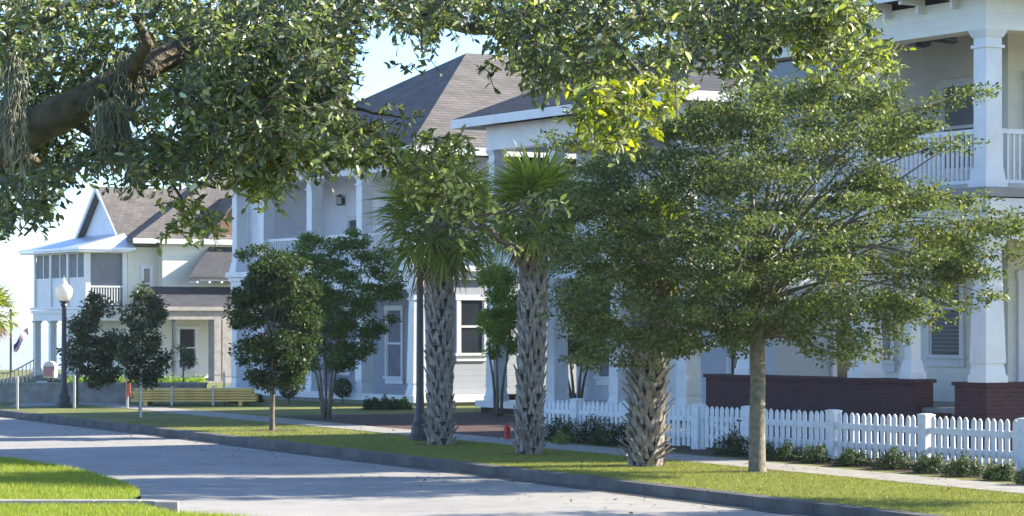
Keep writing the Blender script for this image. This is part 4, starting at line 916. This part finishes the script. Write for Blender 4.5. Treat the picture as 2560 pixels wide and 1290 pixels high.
def sprig(px, py, dy, ln_px, m='oak_leaf', leaf=.056, nl=11, hang=.35):
    if dy < .5 and random.random() < .985 and in_poly(np.array([[px, py + 25.0]]), LZ)[0]: dy = random.uniform(.4, 1.4)
    leaf *= .73; ln_px *= .82; nl += 2
    p0 = op(px, py, dy); a = random.uniform(0, 6.283)
    d = Vector((math.cos(a), random.uniform(-.5, .5), math.sin(a) * .7 - hang)).normalized(); L = ln_px / F * OY
    path = [p0 - d * L * .5, p0 + Vector((0, 0, .02)), p0 + d * L * .5 + Vector((0, 0, -.03))]
    twig.tube(path, [.0035, .0025, .0012], 4, False)
    T = TL[m]
    for k in range(nl):
        f = (k + .5) / nl; q = path[0].lerp(path[1], f * 2) if f < .5 else path[1].lerp(path[2], f * 2 - 1)
        s_ = 1 if k % 2 else -1; side = d.cross(Vector((random.gauss(0, .5), random.gauss(0, .5), 1))).normalized() * s_
        dirv = (d * .7 + side * .8 + Vector((random.gauss(0, .3), random.gauss(0, .3), -.15 + random.gauss(0, .3)))).normalized()
        T[0].append(tuple(q)); T[1].append((random.gauss(0, .75), random.gauss(-.3, .6), random.gauss(.6, .6))); T[2].append(tuple(dirv)); l = leaf * random.uniform(.65, 1.25); T[3].append(l); T[4].append(l * random.uniform(.36, .5))
def fill(poly, n, m='oak_leaf', d0=-1.2, d1=1.2, ln=120, leaf=.056, nl=11, mix=None):
    for x, y in sample_poly(poly, n):
        mm = m if not mix or random.random() > mix[1] else mix[0]
        sprig(x, y, random.uniform(d0, d1), ln * random.uniform(.7, 1.3), mm, leaf, nl)
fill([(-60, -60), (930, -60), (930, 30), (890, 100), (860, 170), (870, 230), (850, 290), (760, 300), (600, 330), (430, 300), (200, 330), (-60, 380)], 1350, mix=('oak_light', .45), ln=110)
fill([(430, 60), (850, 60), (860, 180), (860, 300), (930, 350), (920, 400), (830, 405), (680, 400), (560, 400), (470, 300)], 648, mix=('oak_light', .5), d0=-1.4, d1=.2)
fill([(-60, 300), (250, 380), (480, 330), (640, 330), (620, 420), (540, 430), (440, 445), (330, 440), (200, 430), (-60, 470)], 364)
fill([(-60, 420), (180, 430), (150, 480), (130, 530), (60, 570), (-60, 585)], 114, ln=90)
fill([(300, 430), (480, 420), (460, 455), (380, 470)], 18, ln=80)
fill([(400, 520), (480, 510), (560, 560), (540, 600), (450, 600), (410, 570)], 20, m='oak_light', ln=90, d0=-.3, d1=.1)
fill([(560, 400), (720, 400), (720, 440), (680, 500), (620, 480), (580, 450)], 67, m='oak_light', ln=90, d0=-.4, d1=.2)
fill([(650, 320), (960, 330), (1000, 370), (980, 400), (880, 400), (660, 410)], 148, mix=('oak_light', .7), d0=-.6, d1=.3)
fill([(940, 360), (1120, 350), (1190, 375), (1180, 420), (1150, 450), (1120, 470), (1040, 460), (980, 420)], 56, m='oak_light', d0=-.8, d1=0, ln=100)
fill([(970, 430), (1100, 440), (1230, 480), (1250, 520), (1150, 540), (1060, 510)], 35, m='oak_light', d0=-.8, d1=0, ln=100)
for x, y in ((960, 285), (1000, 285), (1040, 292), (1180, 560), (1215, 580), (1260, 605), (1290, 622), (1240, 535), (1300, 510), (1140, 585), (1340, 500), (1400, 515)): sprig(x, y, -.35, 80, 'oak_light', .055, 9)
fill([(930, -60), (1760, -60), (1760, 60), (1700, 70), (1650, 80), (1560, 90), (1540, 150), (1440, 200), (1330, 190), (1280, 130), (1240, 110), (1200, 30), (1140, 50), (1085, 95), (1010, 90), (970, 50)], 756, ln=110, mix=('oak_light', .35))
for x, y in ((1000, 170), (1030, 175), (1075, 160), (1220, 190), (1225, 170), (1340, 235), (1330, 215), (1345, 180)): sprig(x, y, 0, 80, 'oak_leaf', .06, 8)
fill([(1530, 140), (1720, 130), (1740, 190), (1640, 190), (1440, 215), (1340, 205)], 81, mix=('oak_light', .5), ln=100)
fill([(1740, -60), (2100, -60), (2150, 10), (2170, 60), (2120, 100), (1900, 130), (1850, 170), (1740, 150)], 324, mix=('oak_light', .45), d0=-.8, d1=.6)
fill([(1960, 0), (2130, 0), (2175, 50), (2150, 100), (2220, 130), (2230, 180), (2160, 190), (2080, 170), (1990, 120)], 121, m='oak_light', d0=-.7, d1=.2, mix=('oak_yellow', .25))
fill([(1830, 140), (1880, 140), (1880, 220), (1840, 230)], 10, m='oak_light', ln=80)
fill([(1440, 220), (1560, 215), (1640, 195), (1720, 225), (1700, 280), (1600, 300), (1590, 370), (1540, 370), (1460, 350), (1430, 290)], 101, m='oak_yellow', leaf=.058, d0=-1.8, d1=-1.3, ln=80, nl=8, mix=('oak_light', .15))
fill([(-900, -300), (-60, -300), (500, -180), (500, -70), (-60, -70), (-60, 420), (-900, 420)], 200, ln=170, d0=-2, d1=2, leaf=.075)
limbs.build('trunk', M['oak_bark'], OAK, smooth=True); twig.build('twigs', M['oak_bark'], OAK)
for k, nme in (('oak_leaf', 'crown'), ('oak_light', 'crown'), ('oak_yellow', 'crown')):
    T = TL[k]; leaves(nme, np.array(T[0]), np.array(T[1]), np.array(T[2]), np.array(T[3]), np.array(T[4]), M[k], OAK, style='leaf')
# spanish moss hanging from the limb
def moss(label, px, y0, y1, w, n, dy):
    b = P(px, y0, OY + dy); m = MB(); s_ = OY / F; H = (y1 - y0) * s_; ws = w * s_
    tails = [(random.gauss(0, ws * .28), random.gauss(0, ws * .28), random.uniform(.45, 1.0)) for _ in range(9)]
    for i in range(n):
        tx, ty, tl = random.choice(tails); f = random.random() ** .8 * tl; wob = .5 * ws * math.sin(f * 9 + tx * 40) * .35
        L = random.uniform(.05, .16); q = Vector((tx + wob + random.gauss(0, ws * .13 * (1.15 - f)), ty + random.gauss(0, ws * .13), -f * H)); pth = [q]
        for k in range(4): q = q + Vector((random.gauss(0, .009), random.gauss(0, .009), -L / 4)); pth.append(q)
        m.tube(pth, [.002, .0032, .003, .0022, .001], 3, False)
    return tag(m.build('spanish_moss', M['moss'], loc=b), label, 'moss', 'moss hanging from the oak')
moss('long pale strand of Spanish moss hanging at the left edge', 36, 130, 390, 30, 520, -1.0)
moss('grey clump of Spanish moss hanging under the middle of the oak limb', 270, 240, 400, 90, 800, -.25)
moss('grey clump of Spanish moss hanging over the limb near its end', 320, 130, 260, 70, 500, -.2)

# ---------------------------------------------------------------- sea air
hz = bpy.data.materials.new('haze'); hz.use_nodes = True; ht = hz.node_tree; ht.nodes.clear()
pv = ht.nodes.new('ShaderNodeVolumePrincipled'); pv.inputs['Density'].default_value = 0.00016; pv.inputs['Color'].default_value = (.9, .95, 1, 1); pv.inputs['Anisotropy'].default_value = 0.2
ho = ht.nodes.new('ShaderNodeOutputMaterial'); ht.links.new(pv.outputs[0], ho.inputs['Volume'])
m = MB(); m.box(-1400, 1400, -60, 4100, -2.4, 16.0); o = m.build('haze', hz); o['kind'] = 'stuff'
